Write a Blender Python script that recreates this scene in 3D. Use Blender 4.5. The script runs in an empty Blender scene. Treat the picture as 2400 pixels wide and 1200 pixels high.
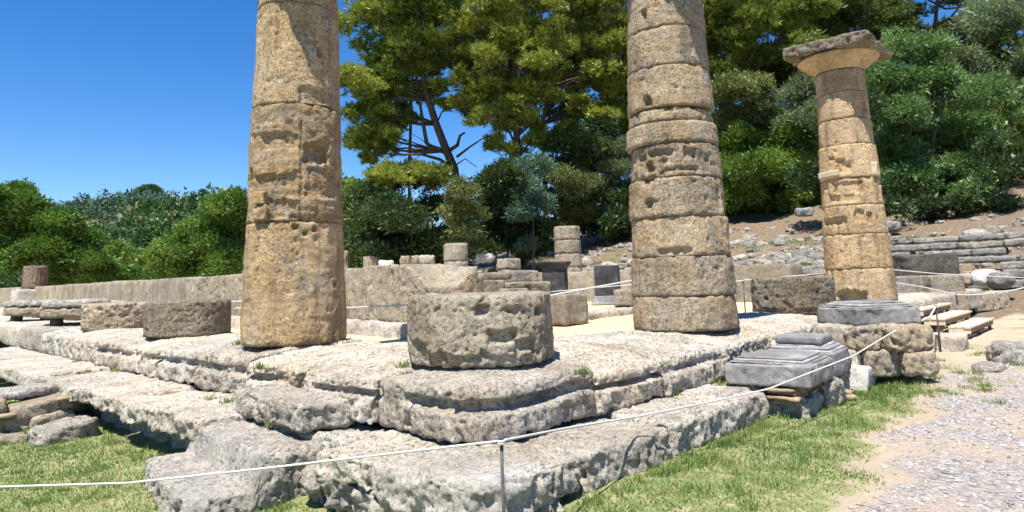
import bpy, math, random
import numpy as np
from mathutils import Matrix, Vector

# ------------------------------------------------------------------ camera, world, sun, exposure
SC = bpy.context.scene
COL = SC.collection
CAM = np.array([-3.33307504, -3.52771568, 0.661938896])
YAW, PITCH, ROLL, FPX, VY = 0.757714241, 0.134535203, -0.0310094524, 1568.91857, 440.039627
SUN_EL, SUN_AZ = math.radians(67), math.radians(203)     # azimuth measured in XY from +X (south is -X)

_f = np.array([math.cos(PITCH)*math.cos(YAW), math.cos(PITCH)*math.sin(YAW), math.sin(PITCH)])
_r = np.array([math.sin(YAW), -math.cos(YAW), 0.0]); _u = np.cross(_r, _f)
_c, _s = math.cos(ROLL), math.sin(ROLL)
CF, CR, CU = _f, _c*_r+_s*_u, -_s*_r+_c*_u
cd = bpy.data.cameras.new('camera'); cam = bpy.data.objects.new('camera', cd); COL.objects.link(cam)
cd.sensor_fit = 'HORIZONTAL'; cd.sensor_width = 36; cd.lens = FPX*36/2400
cd.shift_y = (VY-600)/2400; cd.clip_start = .05; cd.clip_end = 5000
m = Matrix.Identity(4)
for i in range(3):
    m[i][0], m[i][1], m[i][2], m[i][3] = CR[i], CU[i], -CF[i], CAM[i]
cam.matrix_world = m
SC.camera = cam

wd = bpy.data.worlds.new('World'); SC.world = wd; wd.use_nodes = True
nt = wd.node_tree; bg = nt.nodes['Background']
sky = nt.nodes.new('ShaderNodeTexSky'); sky.sky_type = 'NISHITA'; sky.sun_disc = False
sky.sun_elevation = SUN_EL; sky.sun_rotation = math.pi/2 - SUN_AZ
sky.altitude = 400; sky.air_density = 1.0; sky.dust_density = .1; sky.ozone_density = 4.5
hs = nt.nodes.new('ShaderNodeHueSaturation'); hs.inputs['Saturation'].default_value = 1.32; hs.inputs['Hue'].default_value = .507
nt.links.new(sky.outputs[0], hs.inputs['Color']); nt.links.new(hs.outputs[0], bg.inputs[0]); bg.inputs[1].default_value = .096

sl = bpy.data.lights.new('sun', 'SUN'); so = bpy.data.objects.new('sun', sl); COL.objects.link(so)
sl.energy = 5.0; sl.angle = math.radians(.53); sl.color = (1.0, .955, .87)
sd = Vector((math.cos(SUN_EL)*math.cos(SUN_AZ), math.cos(SUN_EL)*math.sin(SUN_AZ), math.sin(SUN_EL)))
so.rotation_euler = sd.to_track_quat('Z', 'Y').to_euler()
so.location = (0, 0, 60)

vs = SC.view_settings; vs.view_transform = 'Standard'; vs.look = 'None'; vs.gamma = 1; vs.exposure = .9
SC.render.film_transparent = False
try:
    SC.cycles.max_bounces = 6; SC.cycles.diffuse_bounces = 4; SC.cycles.transparent_max_bounces = 4
except Exception: pass

# ------------------------------------------------------------------ placing: a pixel of the photograph and one known coordinate give a point
def ray(px, py): return CF + CR*(px-1200)/FPX + CU*(VY-py)/FPX
def at(px, py, x=None, y=None, z=None, d=None):
    r = ray(px, py)
    if x is not None: t = (x-CAM[0])/r[0]
    elif y is not None: t = (y-CAM[1])/r[1]
    elif z is not None: t = (z-CAM[2])/r[2]
    else: t = d
    return CAM + r*t

# ------------------------------------------------------------------ noise
_rg = np.random.default_rng(7)
_perm = np.concatenate([_rg.permutation(256)]*3)
_grad = _rg.normal(size=(256, 3)); _grad /= np.linalg.norm(_grad, axis=1)[:, None]
def perlin(P):
    i = np.floor(P).astype(np.int64); f = P-i; i &= 255
    u = f*f*f*(f*(f*6-15)+10)
    out = 0
    for dx in (0, 1):
        wx = u[:, 0] if dx else 1-u[:, 0]; a = _perm[i[:, 0]+dx]
        for dy in (0, 1):
            wy = u[:, 1] if dy else 1-u[:, 1]; b = _perm[a+i[:, 1]+dy]
            for dz in (0, 1):
                wz = u[:, 2] if dz else 1-u[:, 2]; h = _perm[b+i[:, 2]+dz]
                g = _grad[h]
                out = out + wx*wy*wz*(g[:, 0]*(f[:, 0]-dx)+g[:, 1]*(f[:, 1]-dy)+g[:, 2]*(f[:, 2]-dz))
    return out*1.6
def fbm(P, octs=4, gain=.5, lac=2.07):
    s, a = 0, 1.0
    for k in range(octs):
        s = s + a*perlin(P + 17.3*k); a *= gain; P = P*lac
    return s
def sstep(a, b, x): t = np.clip((x-a)/(b-a), 0, 1); return t*t*(3-2*t)

# ------------------------------------------------------------------ mesh and object helpers
def mesh_of(V, F, mat, smooth=True):
    V = np.asarray(V, np.float32); F = np.asarray(F, np.int32)
    me = bpy.data.meshes.new('mesh')
    n, k = F.shape
    me.vertices.add(len(V)); me.vertices.foreach_set('co', V.ravel())
    me.loops.add(n*k); me.loops.foreach_set('vertex_index', F.ravel())
    me.polygons.add(n); me.polygons.foreach_set('loop_start', np.arange(0, n*k, k, dtype=np.int32))
    me.polygons.foreach_set('use_smooth', np.full(n, smooth, bool))
    me.update(calc_edges=True)
    if mat: me.materials.append(mat)
    return me
ORG = {}
def link(name, data, origin, parent=None):
    o = bpy.data.objects.new(name, data); COL.objects.link(o)
    origin = np.asarray(origin, float)
    if parent is not None:
        o.parent = parent; o.location = origin-ORG[parent.name]
    else: o.location = origin
    ORG[o.name] = origin
    return o
def obj(name, V, F, mat, parent=None, origin=None, smooth=True):
    V = np.asarray(V, float)
    if origin is None:
        lo, hi = V.min(0), V.max(0); origin = np.array([(lo[0]+hi[0])/2, (lo[1]+hi[1])/2, lo[2]])
    return link(name, mesh_of(V-np.asarray(origin), F, mat, smooth), origin, parent)
def tag(o, label=None, cat=None, group=None, kind=None):
    if label: o['label'] = label
    if cat: o['category'] = cat
    if group: o['group'] = group
    if kind: o['kind'] = kind
    return o
def thing(name, label, cat, loc, group=None): return tag(link(name, None, loc), label, cat, group)

def cube_grid(nx, ny, nz, bottom=True):
    """surface lattice of a box, verts in [-1,1]^3, quads outward"""
    vs_, fs, off = [], [], 0
    def face(ax, sgn):
        nonlocal off
        o1, o2 = [(1, 2), (2, 0), (0, 1)][ax]; n = (nx, ny, nz); a, b = n[o1], n[o2]
        I, J = np.meshgrid(np.arange(a+1), np.arange(b+1), indexing='ij')
        v = np.zeros((I.size, 3), int); v[:, o1] = I.ravel(); v[:, o2] = J.ravel(); v[:, ax] = n[ax] if sgn > 0 else 0
        i, j = np.meshgrid(np.arange(a), np.arange(b), indexing='ij'); k = (i*(b+1)+j).ravel()
        q = np.stack([k, k+b+1, k+b+2, k+1], -1)
        if sgn < 0: q = q[:, ::-1]
        vs_.append(v); fs.append(q+off); off += len(v)
    for ax in range(3):
        for s in (1, -1):
            if bottom or not (ax == 2 and s < 0): face(ax, s)
    V = np.concatenate(vs_); F = np.concatenate(fs)
    key = (V[:, 0]*4096+V[:, 1])*4096+V[:, 2]
    _, idx, inv = np.unique(key, return_index=True, return_inverse=True)
    V = V[idx].astype(float); F = inv.ravel()[F]
    return V/np.array([nx, ny, nz])*2-1, F
def rotz(P, a):
    c, s = math.cos(a), math.sin(a); Q = P.copy(); Q[:, 0] = c*P[:, 0]-s*P[:, 1]; Q[:, 1] = s*P[:, 0]+c*P[:, 1]; return Q
def rotx(P, a):
    c, s = math.cos(a), math.sin(a); Q = P.copy(); Q[:, 1] = c*P[:, 1]-s*P[:, 2]; Q[:, 2] = s*P[:, 1]+c*P[:, 2]; return Q
def roty(P, a):
    c, s = math.cos(a), math.sin(a); Q = P.copy(); Q[:, 0] = c*P[:, 0]+s*P[:, 2]; Q[:, 2] = -s*P[:, 0]+c*P[:, 2]; return Q
SEED = [0]
def stone_mesh(c, h, res, rnd, amp, ang=0, tilt=(0, 0), shape=None, pit=.0, warp=None, rough=1.0, maxn=150, bottom=True):
    """rounded, lumpy, pitted block: centre c, half sizes h"""
    SEED[0] += 1
    h = np.asarray(h, float); c = np.asarray(c, float)
    n = [int(min(maxn, max(3, round(2*q/res)))) for q in h]
    P, F = cube_grid(*n, bottom=bottom)
    P = P*h
    rnd = min(rnd, .95*h.min())
    q = np.clip(P, -(h-rnd), h-rnd); d = P-q; L = np.linalg.norm(d, axis=1)[:, None]
    N = d/np.maximum(L, 1e-9); P = q+N*rnd
    if shape is not None: P = shape(P)
    sd_ = np.array([SEED[0]*3.71, SEED[0]*7.13, SEED[0]*1.97]) % 97
    size = float(np.sort(h)[1])
    S = P+sd_
    disp = amp*.7*fbm(S/(size*1.1), 2)
    disp = disp+amp*.75*rough*fbm(S/.17, 5, .62)
    if pit > 0:
        disp = disp-pit*sstep(.22, .5, perlin(S/.055))-pit*2.0*sstep(.36, .62, perlin(S/.13+9))
    disp = disp*(1.25-.75*np.clip(N[:, 2], 0, 1)**2)
    edge = 1-np.abs(N).max(1)
    disp = disp-edge*amp*1.6*sstep(-.05, .45, perlin(S/.09+21))
    P = P+N*disp[:, None]
    if warp is None: warp = amp*.9
    W3 = np.stack([perlin(S/(size*1.7)+k*31.7) for k in range(3)], -1)
    P = P+W3*warp
    P = rotz(roty(rotx(P, tilt[0]), tilt[1]), ang)+c
    return P, F
def stone(name, mat, c, h, res=.03, rnd=.05, amp=.02, parent=None, **kw):
    P, F = stone_mesh(c, h, res, rnd, amp, **kw)
    return obj(name, P, F, mat, parent)
def tube(pts, rad, n=6):
    pts = np.asarray(pts, float); rad = np.broadcast_to(np.asarray(rad, float), (len(pts),))
    T = np.gradient(pts, axis=0); T /= np.linalg.norm(T, axis=1)[:, None]+1e-12
    up = np.where(np.abs(T[:, 2:3]) > .9, np.array([[1., 0, 0]]), np.array([[0, 0, 1.]]))
    A = np.cross(T, up); A /= np.linalg.norm(A, axis=1)[:, None]+1e-12; B = np.cross(T, A)
    th = np.linspace(0, 2*math.pi, n, endpoint=False)
    V = (pts[:, None]+rad[:, None, None]*(np.cos(th)[None, :, None]*A[:, None]+np.sin(th)[None, :, None]*B[:, None])).reshape(-1, 3)
    F = []
    for i in range(len(pts)-1):
        for j in range(n):
            a, b = i*n+j, i*n+(j+1) % n; F.append((a, b, b+n, a+n))
    V = np.concatenate([V, pts[:1], pts[-1:]]); c0, c1 = len(V)-2, len(V)-1
    for j in range(n):
        k = (j+1) % n; F.append((c0, k, j, c0)); b = (len(pts)-1)*n; F.append((c1, b+j, b+k, c1))
    F = [f if len(set(f)) == 4 else (f[0], f[1], f[2], f[2]) for f in F]
    return V, np.array(F)
def tube_q(pts, rad, n=6):
    V, F = tube(pts, rad, n); F = F[F[:, 2] != F[:, 3]]
    return V, F[:-2*n] if False else F
def merge(parts):
    V, F, o = [], [], 0
    for v, f in parts: V.append(v); F.append(np.asarray(f)+o); o += len(v)
    return np.concatenate(V), np.concatenate(F)
def box_mesh(c, h, ang=0, bev=.004):
    P, F = cube_grid(3, 3, 3); h = np.asarray(h, float)
    for k in range(3):
        a = np.abs(P[:, k]); P[:, k] = np.sign(P[:, k])*np.where(a > .9, h[k], h[k]-bev)
    e = (np.abs(np.abs(P)-h) < 1e-9).sum(1)
    for k in range(3):
        hit = (e >= 2) & (np.abs(np.abs(P[:, k])-h[k]) < 1e-9); P[hit, k] *= (h[k]-bev*.5)/h[k]
    return rotz(P, ang)+np.asarray(c), F

# ------------------------------------------------------------------ materials
def newmat(name):
    m_ = bpy.data.materials.new(name); m_.use_nodes = True; t = m_.node_tree
    b = t.nodes['Principled BSDF']; b.inputs['Roughness'].default_value = .9
    b.inputs['Specular IOR Level'].default_value = .15
    return m_, t, b
def N(t, kind, **kw):
    n = t.nodes.new('ShaderNode'+kind)
    for k, v in kw.items():
        if hasattr(n, k): setattr(n, k, v)
        else: n.inputs[k.replace('_', ' ')].default_value = v
    return n
def coords(t, scale=(1, 1, 1), rand=True):
    tc = N(t, 'TexCoord')
    mp = N(t, 'Mapping'); mp.inputs['Scale'].default_value = scale
    if rand:
        oi = N(t, 'ObjectInfo'); ml = N(t, 'VectorMath', operation='MULTIPLY'); ml.inputs[1].default_value = (53, 91, 37)
        t.links.new(oi.outputs['Random'], ml.inputs[0])
        ad = N(t, 'VectorMath', operation='ADD'); t.links.new(tc.outputs['Object'], ad.inputs[0]); t.links.new(ml.outputs[0], ad.inputs[1])
        t.links.new(ad.outputs[0], mp.inputs[0])
    else: t.links.new(tc.outputs['Object'], mp.inputs[0])
    return mp.outputs[0]
def noise(t, vec, scale, detail=5, rough=.6, dist=0):
    n = N(t, 'TexNoise'); n.inputs['Scale'].default_value = scale; n.inputs['Detail'].default_value = detail
    n.inputs['Roughness'].default_value = rough; n.inputs['Distortion'].default_value = dist
    t.links.new(vec, n.inputs['Vector']); return n.outputs['Fac']
def ramp(t, fac, stops, interp='LINEAR'):
    r = N(t, 'ValToRGB'); r.color_ramp.interpolation = interp; e = r.color_ramp.elements
    while len(e) < len(stops): e.new(.5)
    for k, (p, c) in enumerate(stops):
        e[k].position = p; e[k].color = (c, c, c, 1) if isinstance(c, (int, float)) else (*c, 1)
    t.links.new(fac, r.inputs[0]); return r.outputs[0]
def mix(t, a, b, fac, mode='MIX'):
    n = N(t, 'Mix', data_type='RGBA', blend_type=mode)
    for sock, v in ((n.inputs[0], fac), (n.inputs[6], a), (n.inputs[7], b)):
        if isinstance(v, bpy.types.NodeSocket): t.links.new(v, sock)
        elif isinstance(v, (int, float)): sock.default_value = v
        else: sock.default_value = (*v, 1)
    return n.outputs[2]
def math_(t, op, a, b=None, c=None):
    n = N(t, 'Math', operation=op)
    for k, v in enumerate((a, b, c)):
        if v is None: continue
        if isinstance(v, bpy.types.NodeSocket): t.links.new(v, n.inputs[k])
        else: n.inputs[k].default_value = v
    return n.outputs[0]
def bump(t, b, h, strength, dist, prev=None):
    n = N(t, 'Bump'); n.inputs['Strength'].default_value = strength; n.inputs['Distance'].default_value = dist
    t.links.new(h, n.inputs['Height'])
    if prev is not None: t.links.new(prev, n.inputs['Normal'])
    t.links.new(n.outputs[0], b.inputs['Normal']); return n.outputs[0]

def stone_mat(name, dark, mid, light, grey=(.30, .29, .27), grey_amt=.5, lichen=.3, lichen_col=(.66, .64, .58), black=.2, bscale=1.0, strata=0, rough_scale=1.0, streak=0, pore=.7, tone=.9, crust=0):
    m_, t, b = newmat(name)
    v = coords(t)
    n1 = noise(t, v, 1.7, 6, .62, .3)
    c = ramp(t, n1, [(.28, dark), (.48, mid), (.70, light)])
    n2 = noise(t, v, 11, 8, .72)
    c = mix(t, c, ramp(t, n2, [(.28, .55), (.5, 1.06), (.72, 1.4)]), .6, 'MULTIPLY')
    if streak:
        sv = coords(t, (3.2, 3.2, .35)); c = mix(t, c, ramp(t, noise(t, sv, 1.6, 7, .7, .3), [(.34, .40), (.47, 1.03), (.7, 1.25)]), streak, 'MULTIPLY')
    g = noise(t, v, 2.6, 7, .66, .5)
    c = mix(t, c, grey, math_(t, 'MULTIPLY', ramp(t, g, [(.50, 0.0), (.66, 1.0)]), grey_amt))
    # dark weather crust
    k = noise(t, v, 3.4, 9, .75, .2)
    k2 = noise(t, v, 13, 8, .75, .2)
    c = mix(t, c, (.10, .09, .075), math_(t, 'MULTIPLY', ramp(t, k, [(.55, 0.0), (.70, 1.0)]), black))
    c = mix(t, c, (.14, .125, .10), math_(t, 'MULTIPLY', ramp(t, k2, [(.58, 0.0), (.68, 1.0)]), black))
    # pale lichen and shell spots
    vo = N(t, 'TexVoronoi', feature='F1'); vo.inputs['Scale'].default_value = 26; t.links.new(v, vo.inputs['Vector'])
    vd = math_(t, 'ADD', vo.outputs['Distance'], math_(t, 'MULTIPLY', noise(t, v, 40, 4), .45))
    sp = math_(t, 'MULTIPLY', ramp(t, vd, [(.34, 1.0), (.44, 0.0)]), ramp(t, noise(t, v, 3.1, 4), [(.47, 0.0), (.62, 1.0)]))
    c = mix(t, c, lichen_col, math_(t, 'MULTIPLY', sp, lichen))
    if crust:
        lp = math_(t, 'MULTIPLY', ramp(t, noise(t, v, 5.5, 9, .8, .4), [(.52, 0.0), (.60, 1.0)]), ramp(t, noise(t, v, .9, 3, .5), [(.46, 0.0), (.58, 1.0)]))
        c = mix(t, c, (.66, .63, .56), math_(t, 'MULTIPLY', lp, crust))
    # open pores, the shade inside them painted as dark specks
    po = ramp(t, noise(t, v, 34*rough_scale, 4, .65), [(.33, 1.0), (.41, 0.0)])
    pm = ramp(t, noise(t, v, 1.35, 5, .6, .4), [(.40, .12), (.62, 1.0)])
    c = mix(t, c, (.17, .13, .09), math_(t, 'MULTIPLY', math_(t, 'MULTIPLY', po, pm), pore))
    # sediment grain specks
    n3 = noise(t, v, 75*rough_scale, 6, .8)
    c = mix(t, c, ramp(t, n3, [(.34, .42), (.44, 1.04), (.66, 1.25)]), math_(t, 'ADD', math_(t, 'MULTIPLY', pm, .55), .18), 'MULTIPLY')
    oi = N(t, 'ObjectInfo'); c = mix(t, c, ramp(t, oi.outputs['Random'], [(0, (.74, .73, .72)), (.3, (1.0, .97, .93)), (.6, (.86, .88, .90)), (1, (1.12, 1.06, .98))]), tone, 'MULTIPLY')
    t.links.new(c, b.inputs['Base Color'])
    p = bump(t, b, noise(t, v, 17*rough_scale, 10, .8), 1.0*bscale, .05)
    pv = ramp(t, noise(t, v, 52*rough_scale, 5, .7), [(.36, 0.0), (.47, 1.0)])
    p = bump(t, b, pv, .9*bscale, .018, p)
    p = bump(t, b, math_(t, 'MULTIPLY', ramp(t, noise(t, v, 34*rough_scale, 4, .65), [(.32, 0.0), (.45, 1.0)]), pm), .8*bscale, .03, p)
    if strata:
        vs2 = coords(t, (1, 1, 9)); p = bump(t, b, noise(t, vs2, 6, 8, .7), strata, .02, p)
    return m_
def plain_mat(name, col, rough=.7, var=.25, scale=8, metal=0, bumpd=.0):
    m_, t, b = newmat(name); v = coords(t)
    n = noise(t, v, scale, 6, .65)
    c = mix(t, col, ramp(t, n, [(.3, 1-var*1.6), (.5, 1.0), (.7, 1+var)]), 1.0, 'MULTIPLY')
    t.links.new(c, b.inputs['Base Color']); b.inputs['Roughness'].default_value = rough; b.inputs['Metallic'].default_value = metal
    if bumpd: bump(t, b, noise(t, v, scale*3, 6, .7), .6, bumpd)
    return m_
def leaf_mat(name, a, b_, c, trans=.35, scale=.5):
    m_ = bpy.data.materials.new(name); m_.use_nodes = True; t = m_.node_tree; t.nodes.clear()
    out = N(t, 'OutputMaterial')
    v = coords(t)
    a, b_, c = [tuple(min(.5, q*1.2) for q in k) for k in (a, b_, c)]
    n = noise(t, v, scale, 3, .6); n2 = noise(t, v, 7, 3, .7)
    col = ramp(t, math_(t, 'ADD', math_(t, 'MULTIPLY', n, .65), math_(t, 'MULTIPLY', n2, .35)), [(.36, a), (.5, b_), (.62, c)])
    d = N(t, 'BsdfDiffuse'); tr = N(t, 'BsdfTranslucent'); gl = N(t, 'BsdfGlossy'); gl.inputs['Roughness'].default_value = .45
    t.links.new(col, d.inputs[0]); t.links.new(mix(t, col, (1.25, 1.3, .7), .9, 'MULTIPLY'), tr.inputs[0])
    gl.inputs[0].default_value = (.5, .55, .5, 1)
    m1 = N(t, 'MixShader'); m1.inputs[0].default_value = trans; t.links.new(d.outputs[0], m1.inputs[1]); t.links.new(tr.outputs[0], m1.inputs[2])
    m2 = N(t, 'MixShader'); m2.inputs[0].default_value = .05; t.links.new(m1.outputs[0], m2.inputs[1]); t.links.new(gl.outputs[0], m2.inputs[2])
    t.links.new(m2.outputs[0], out.inputs[0])
    return m_
def bark_mat(name, a, b_):
    m_, t, b = newmat(name); v = coords(t, (1, 1, .25))
    n = noise(t, v, 9, 8, .7); t.links.new(ramp(t, n, [(.3, a), (.65, b_)]), b.inputs['Base Color']); bump(t, b, n, 1, .06)
    return m_

M = {}
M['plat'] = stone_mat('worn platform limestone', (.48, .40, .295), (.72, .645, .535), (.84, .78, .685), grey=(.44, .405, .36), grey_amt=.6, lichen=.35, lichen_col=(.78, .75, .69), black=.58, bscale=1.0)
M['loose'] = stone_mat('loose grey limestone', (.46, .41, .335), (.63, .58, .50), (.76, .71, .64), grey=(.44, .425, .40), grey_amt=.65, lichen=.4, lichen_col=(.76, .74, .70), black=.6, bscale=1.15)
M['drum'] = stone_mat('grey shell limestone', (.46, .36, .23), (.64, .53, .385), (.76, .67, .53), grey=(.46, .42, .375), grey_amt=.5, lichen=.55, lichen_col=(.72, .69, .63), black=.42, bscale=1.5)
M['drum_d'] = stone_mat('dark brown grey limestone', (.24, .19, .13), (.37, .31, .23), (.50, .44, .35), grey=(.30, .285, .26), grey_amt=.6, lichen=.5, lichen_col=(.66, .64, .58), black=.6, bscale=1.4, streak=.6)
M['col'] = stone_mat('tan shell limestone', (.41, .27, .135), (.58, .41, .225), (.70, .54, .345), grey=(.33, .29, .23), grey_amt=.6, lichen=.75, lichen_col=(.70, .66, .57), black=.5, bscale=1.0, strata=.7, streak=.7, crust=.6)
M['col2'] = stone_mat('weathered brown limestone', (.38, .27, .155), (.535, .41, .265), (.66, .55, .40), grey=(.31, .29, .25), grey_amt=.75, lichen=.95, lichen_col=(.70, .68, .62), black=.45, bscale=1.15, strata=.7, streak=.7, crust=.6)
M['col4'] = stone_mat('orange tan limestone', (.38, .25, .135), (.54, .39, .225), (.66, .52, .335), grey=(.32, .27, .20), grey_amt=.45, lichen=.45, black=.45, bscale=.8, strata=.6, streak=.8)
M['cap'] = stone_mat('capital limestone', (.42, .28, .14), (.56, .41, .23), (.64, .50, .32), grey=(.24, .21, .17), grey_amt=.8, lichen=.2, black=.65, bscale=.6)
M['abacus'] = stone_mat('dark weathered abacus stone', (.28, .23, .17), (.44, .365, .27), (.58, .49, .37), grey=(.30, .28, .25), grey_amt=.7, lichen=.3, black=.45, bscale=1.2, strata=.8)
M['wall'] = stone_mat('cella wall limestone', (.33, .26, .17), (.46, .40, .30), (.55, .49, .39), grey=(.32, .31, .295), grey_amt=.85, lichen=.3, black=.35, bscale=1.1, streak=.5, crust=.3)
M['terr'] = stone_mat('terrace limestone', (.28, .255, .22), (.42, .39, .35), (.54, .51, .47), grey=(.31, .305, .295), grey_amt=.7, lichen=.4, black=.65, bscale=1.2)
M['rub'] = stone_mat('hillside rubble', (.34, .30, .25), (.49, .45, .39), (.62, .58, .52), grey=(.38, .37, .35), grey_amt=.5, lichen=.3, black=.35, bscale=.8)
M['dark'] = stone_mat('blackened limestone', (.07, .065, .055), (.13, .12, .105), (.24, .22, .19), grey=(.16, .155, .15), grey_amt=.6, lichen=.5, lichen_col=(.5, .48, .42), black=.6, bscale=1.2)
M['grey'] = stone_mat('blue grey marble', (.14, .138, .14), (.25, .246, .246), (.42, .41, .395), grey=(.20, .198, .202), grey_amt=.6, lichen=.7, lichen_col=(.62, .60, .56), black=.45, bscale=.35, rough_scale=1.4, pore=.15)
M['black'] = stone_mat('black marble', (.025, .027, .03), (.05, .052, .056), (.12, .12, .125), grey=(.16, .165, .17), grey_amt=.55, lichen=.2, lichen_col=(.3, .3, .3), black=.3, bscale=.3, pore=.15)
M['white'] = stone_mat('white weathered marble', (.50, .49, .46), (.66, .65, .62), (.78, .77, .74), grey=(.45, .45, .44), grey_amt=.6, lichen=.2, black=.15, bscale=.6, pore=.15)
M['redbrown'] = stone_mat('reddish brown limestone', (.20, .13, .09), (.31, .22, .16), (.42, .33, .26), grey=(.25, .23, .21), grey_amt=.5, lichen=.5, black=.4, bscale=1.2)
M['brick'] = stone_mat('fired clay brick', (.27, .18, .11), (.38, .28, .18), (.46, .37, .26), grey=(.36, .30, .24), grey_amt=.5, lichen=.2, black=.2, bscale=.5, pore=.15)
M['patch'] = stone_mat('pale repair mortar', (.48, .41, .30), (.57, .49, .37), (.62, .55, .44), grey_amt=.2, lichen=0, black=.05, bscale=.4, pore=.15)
M['rope'] = plain_mat('white rope', (.58, .57, .53), .85, .08, 40, 0, .003)
M['iron'] = plain_mat('grey painted iron', (.085, .087, .09), .65, .3, 30, 0)
M['wood'] = plain_mat('weathered plank', (.60, .50, .36), .8, .16, 5, 0, .003)
M['woodframe'] = plain_mat('dark timber', (.23, .17, .11), .85, .2, 6, 0, .003)
M['bark'] = bark_mat('pine bark', (.035, .028, .022), (.14, .105, .08))
M['pine'] = leaf_mat('pine needles', (.055, .09, .014), (.135, .18, .026), (.26, .29, .055))
M['pine_y'] = leaf_mat('yellow green needles', (.08, .11, .014), (.185, .215, .03), (.31, .32, .065))
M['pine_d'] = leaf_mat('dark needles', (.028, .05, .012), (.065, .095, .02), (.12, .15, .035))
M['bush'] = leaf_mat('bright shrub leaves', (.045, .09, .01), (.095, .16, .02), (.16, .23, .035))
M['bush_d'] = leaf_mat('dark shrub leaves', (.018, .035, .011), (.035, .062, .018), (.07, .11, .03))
M['olive'] = leaf_mat('olive leaves', (.075, .10, .05), (.14, .18, .095), (.23, .28, .16))
M['olive_y'] = leaf_mat('yellow olive leaves', (.07, .09, .028), (.125, .15, .05), (.20, .225, .085))
M['blue'] = leaf_mat('blue green leaves', (.04, .085, .06), (.08, .145, .10), (.14, .22, .155))
M['soft'] = leaf_mat('soft green leaves', (.055, .11, .035), (.105, .18, .06), (.17, .26, .10))
M['decid'] = leaf_mat('broad leaves', (.035, .075, .012), (.075, .14, .022), (.13, .21, .04))
M['decid_y'] = leaf_mat('pale broad leaves', (.065, .11, .018), (.12, .18, .03), (.19, .25, .06))
M['far'] = leaf_mat('haze tinted olive crowns', (.03, .062, .038), (.055, .10, .06), (.10, .155, .09), .2, .08)  # bluish air haze is put into this leaf colour
M['far_p'] = leaf_mat('distant pine crowns', (.022, .05, .016), (.048, .095, .026), (.09, .15, .045), .2, .12)
M['blade'] = leaf_mat('grass blades', (.07, .13, .028), (.13, .20, .05), (.27, .27, .115), .3, 1.1)

# ground: zones painted as attribute (grass, gravel, sand), the rest is brown soil
def ground_mat():
    m_, t, b = newmat('ground'); v = coords(t, rand=False)
    at_ = N(t, 'Attribute', attribute_name='zone'); sp = N(t, 'SeparateColor'); t.links.new(at_.outputs['Color'], sp.inputs[0])
    n0 = noise(t, v, 1.3, 8, .68); n1 = noise(t, v, 9, 7, .72); n2 = noise(t, v, 60, 5, .8)
    def mask(s, w=1.0):
        a = math_(t, 'ADD', s, math_(t, 'MULTIPLY', math_(t, 'SUBTRACT', n1, .5), w))
        a = math_(t, 'ADD', a, math_(t, 'MULTIPLY', math_(t, 'SUBTRACT', n0, .5), w))
        return ramp(t, a, [(.38, 0.0), (.62, 1.0)])
    soil = ramp(t, n1, [(.3, (.105, .075, .05)), (.5, (.175, .13, .09)), (.7, (.27, .215, .16))])
    sand = ramp(t, n0, [(.3, (.36, .285, .20)), (.6, (.46, .375, .275))])
    vo = N(t, 'TexVoronoi', feature='F1'); vo.inputs['Scale'].default_value = 42; t.links.new(v, vo.inputs['Vector'])
    gr = mix(t, ramp(t, vo.outputs['Color'], [(.15, (.16, .15, .145)), (.5, (.29, .27, .26)), (.85, (.43, .41, .40))]), (.42, .33, .245), ramp(t, n0, [(.44, 0.15), (.6, .85)]))
    grass = ramp(t, n1, [(.3, (.115, .155, .045)), (.46, (.20, .225, .085)), (.6, (.33, .30, .165)), (.72, (.50, .42, .29))])
    c = mix(t, soil, sand, mask(sp.outputs[2], .5))
    c = mix(t, c, gr, mask(sp.outputs[1], .9))
    c = mix(t, c, grass, mask(sp.outputs[0], 1.5))
    c = mix(t, c, ramp(t, n2, [(.3, .6), (.5, 1.0), (.7, 1.25)]), .7, 'MULTIPLY')
    t.links.new(c, b.inputs['Base Color'])
    p = bump(t, b, n2, .7, .012); p = bump(t, b, n1, .5, .04, p)
    bump(t, b, vo.outputs['Distance'], .4, .015, p)
    return m_
M['ground'] = ground_mat()
def sand_mat():
    m_, t, b = newmat('sand floor'); v = coords(t, rand=False)
    c = ramp(t, noise(t, v, .8, 7, .65), [(.3, (.52, .405, .235)), (.65, (.62, .495, .305))])
    n2 = noise(t, v, 45, 6, .8); c = mix(t, c, ramp(t, n2, [(.3, .75), (.5, 1.0), (.7, 1.12)]), .7, 'MULTIPLY')
    t.links.new(c, b.inputs['Base Color']); bump(t, b, n2, .5, .01); return m_
M['sand'] = sand_mat()

# ------------------------------------------------------------------ terrain
def gnear(x, y):
    z = -.70-.22*sstep(.6, -1.0, x)*sstep(-2.2, .6, y)
    z = z-.18*sstep(-1.6, -4.5, y)*sstep(1.5, -2.5, x)
    return z+.03*sstep(7, 13, x)
def hill(x, y):
    g = np.interp(y, [-60, -12, 0, 8, 18, 28, 36, 48, 70, 120], [1.0, 1.0, .86, .86, 1.0, .86, .60, .45, .3, .1])
    return g*(.27*np.clip(x-21.5, 0, 22)+.33*np.clip(x-43.5, 0, 120)) * sstep(300, 120, x)
def terrain(x, y):
    z = gnear(x, y)*sstep(21, 17, x)+(-.15)*sstep(17, 21, x)
    z = z+hill(x, y)
    P = np.stack([x, y, 0*x], -1).reshape(-1, 3)
    w = (sstep(20, 26, x)).ravel()
    nz = (fbm(P/3.1, 3)*.35*w+fbm(P/.9, 3)*.02).reshape(x.shape)
    return z+nz
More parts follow.
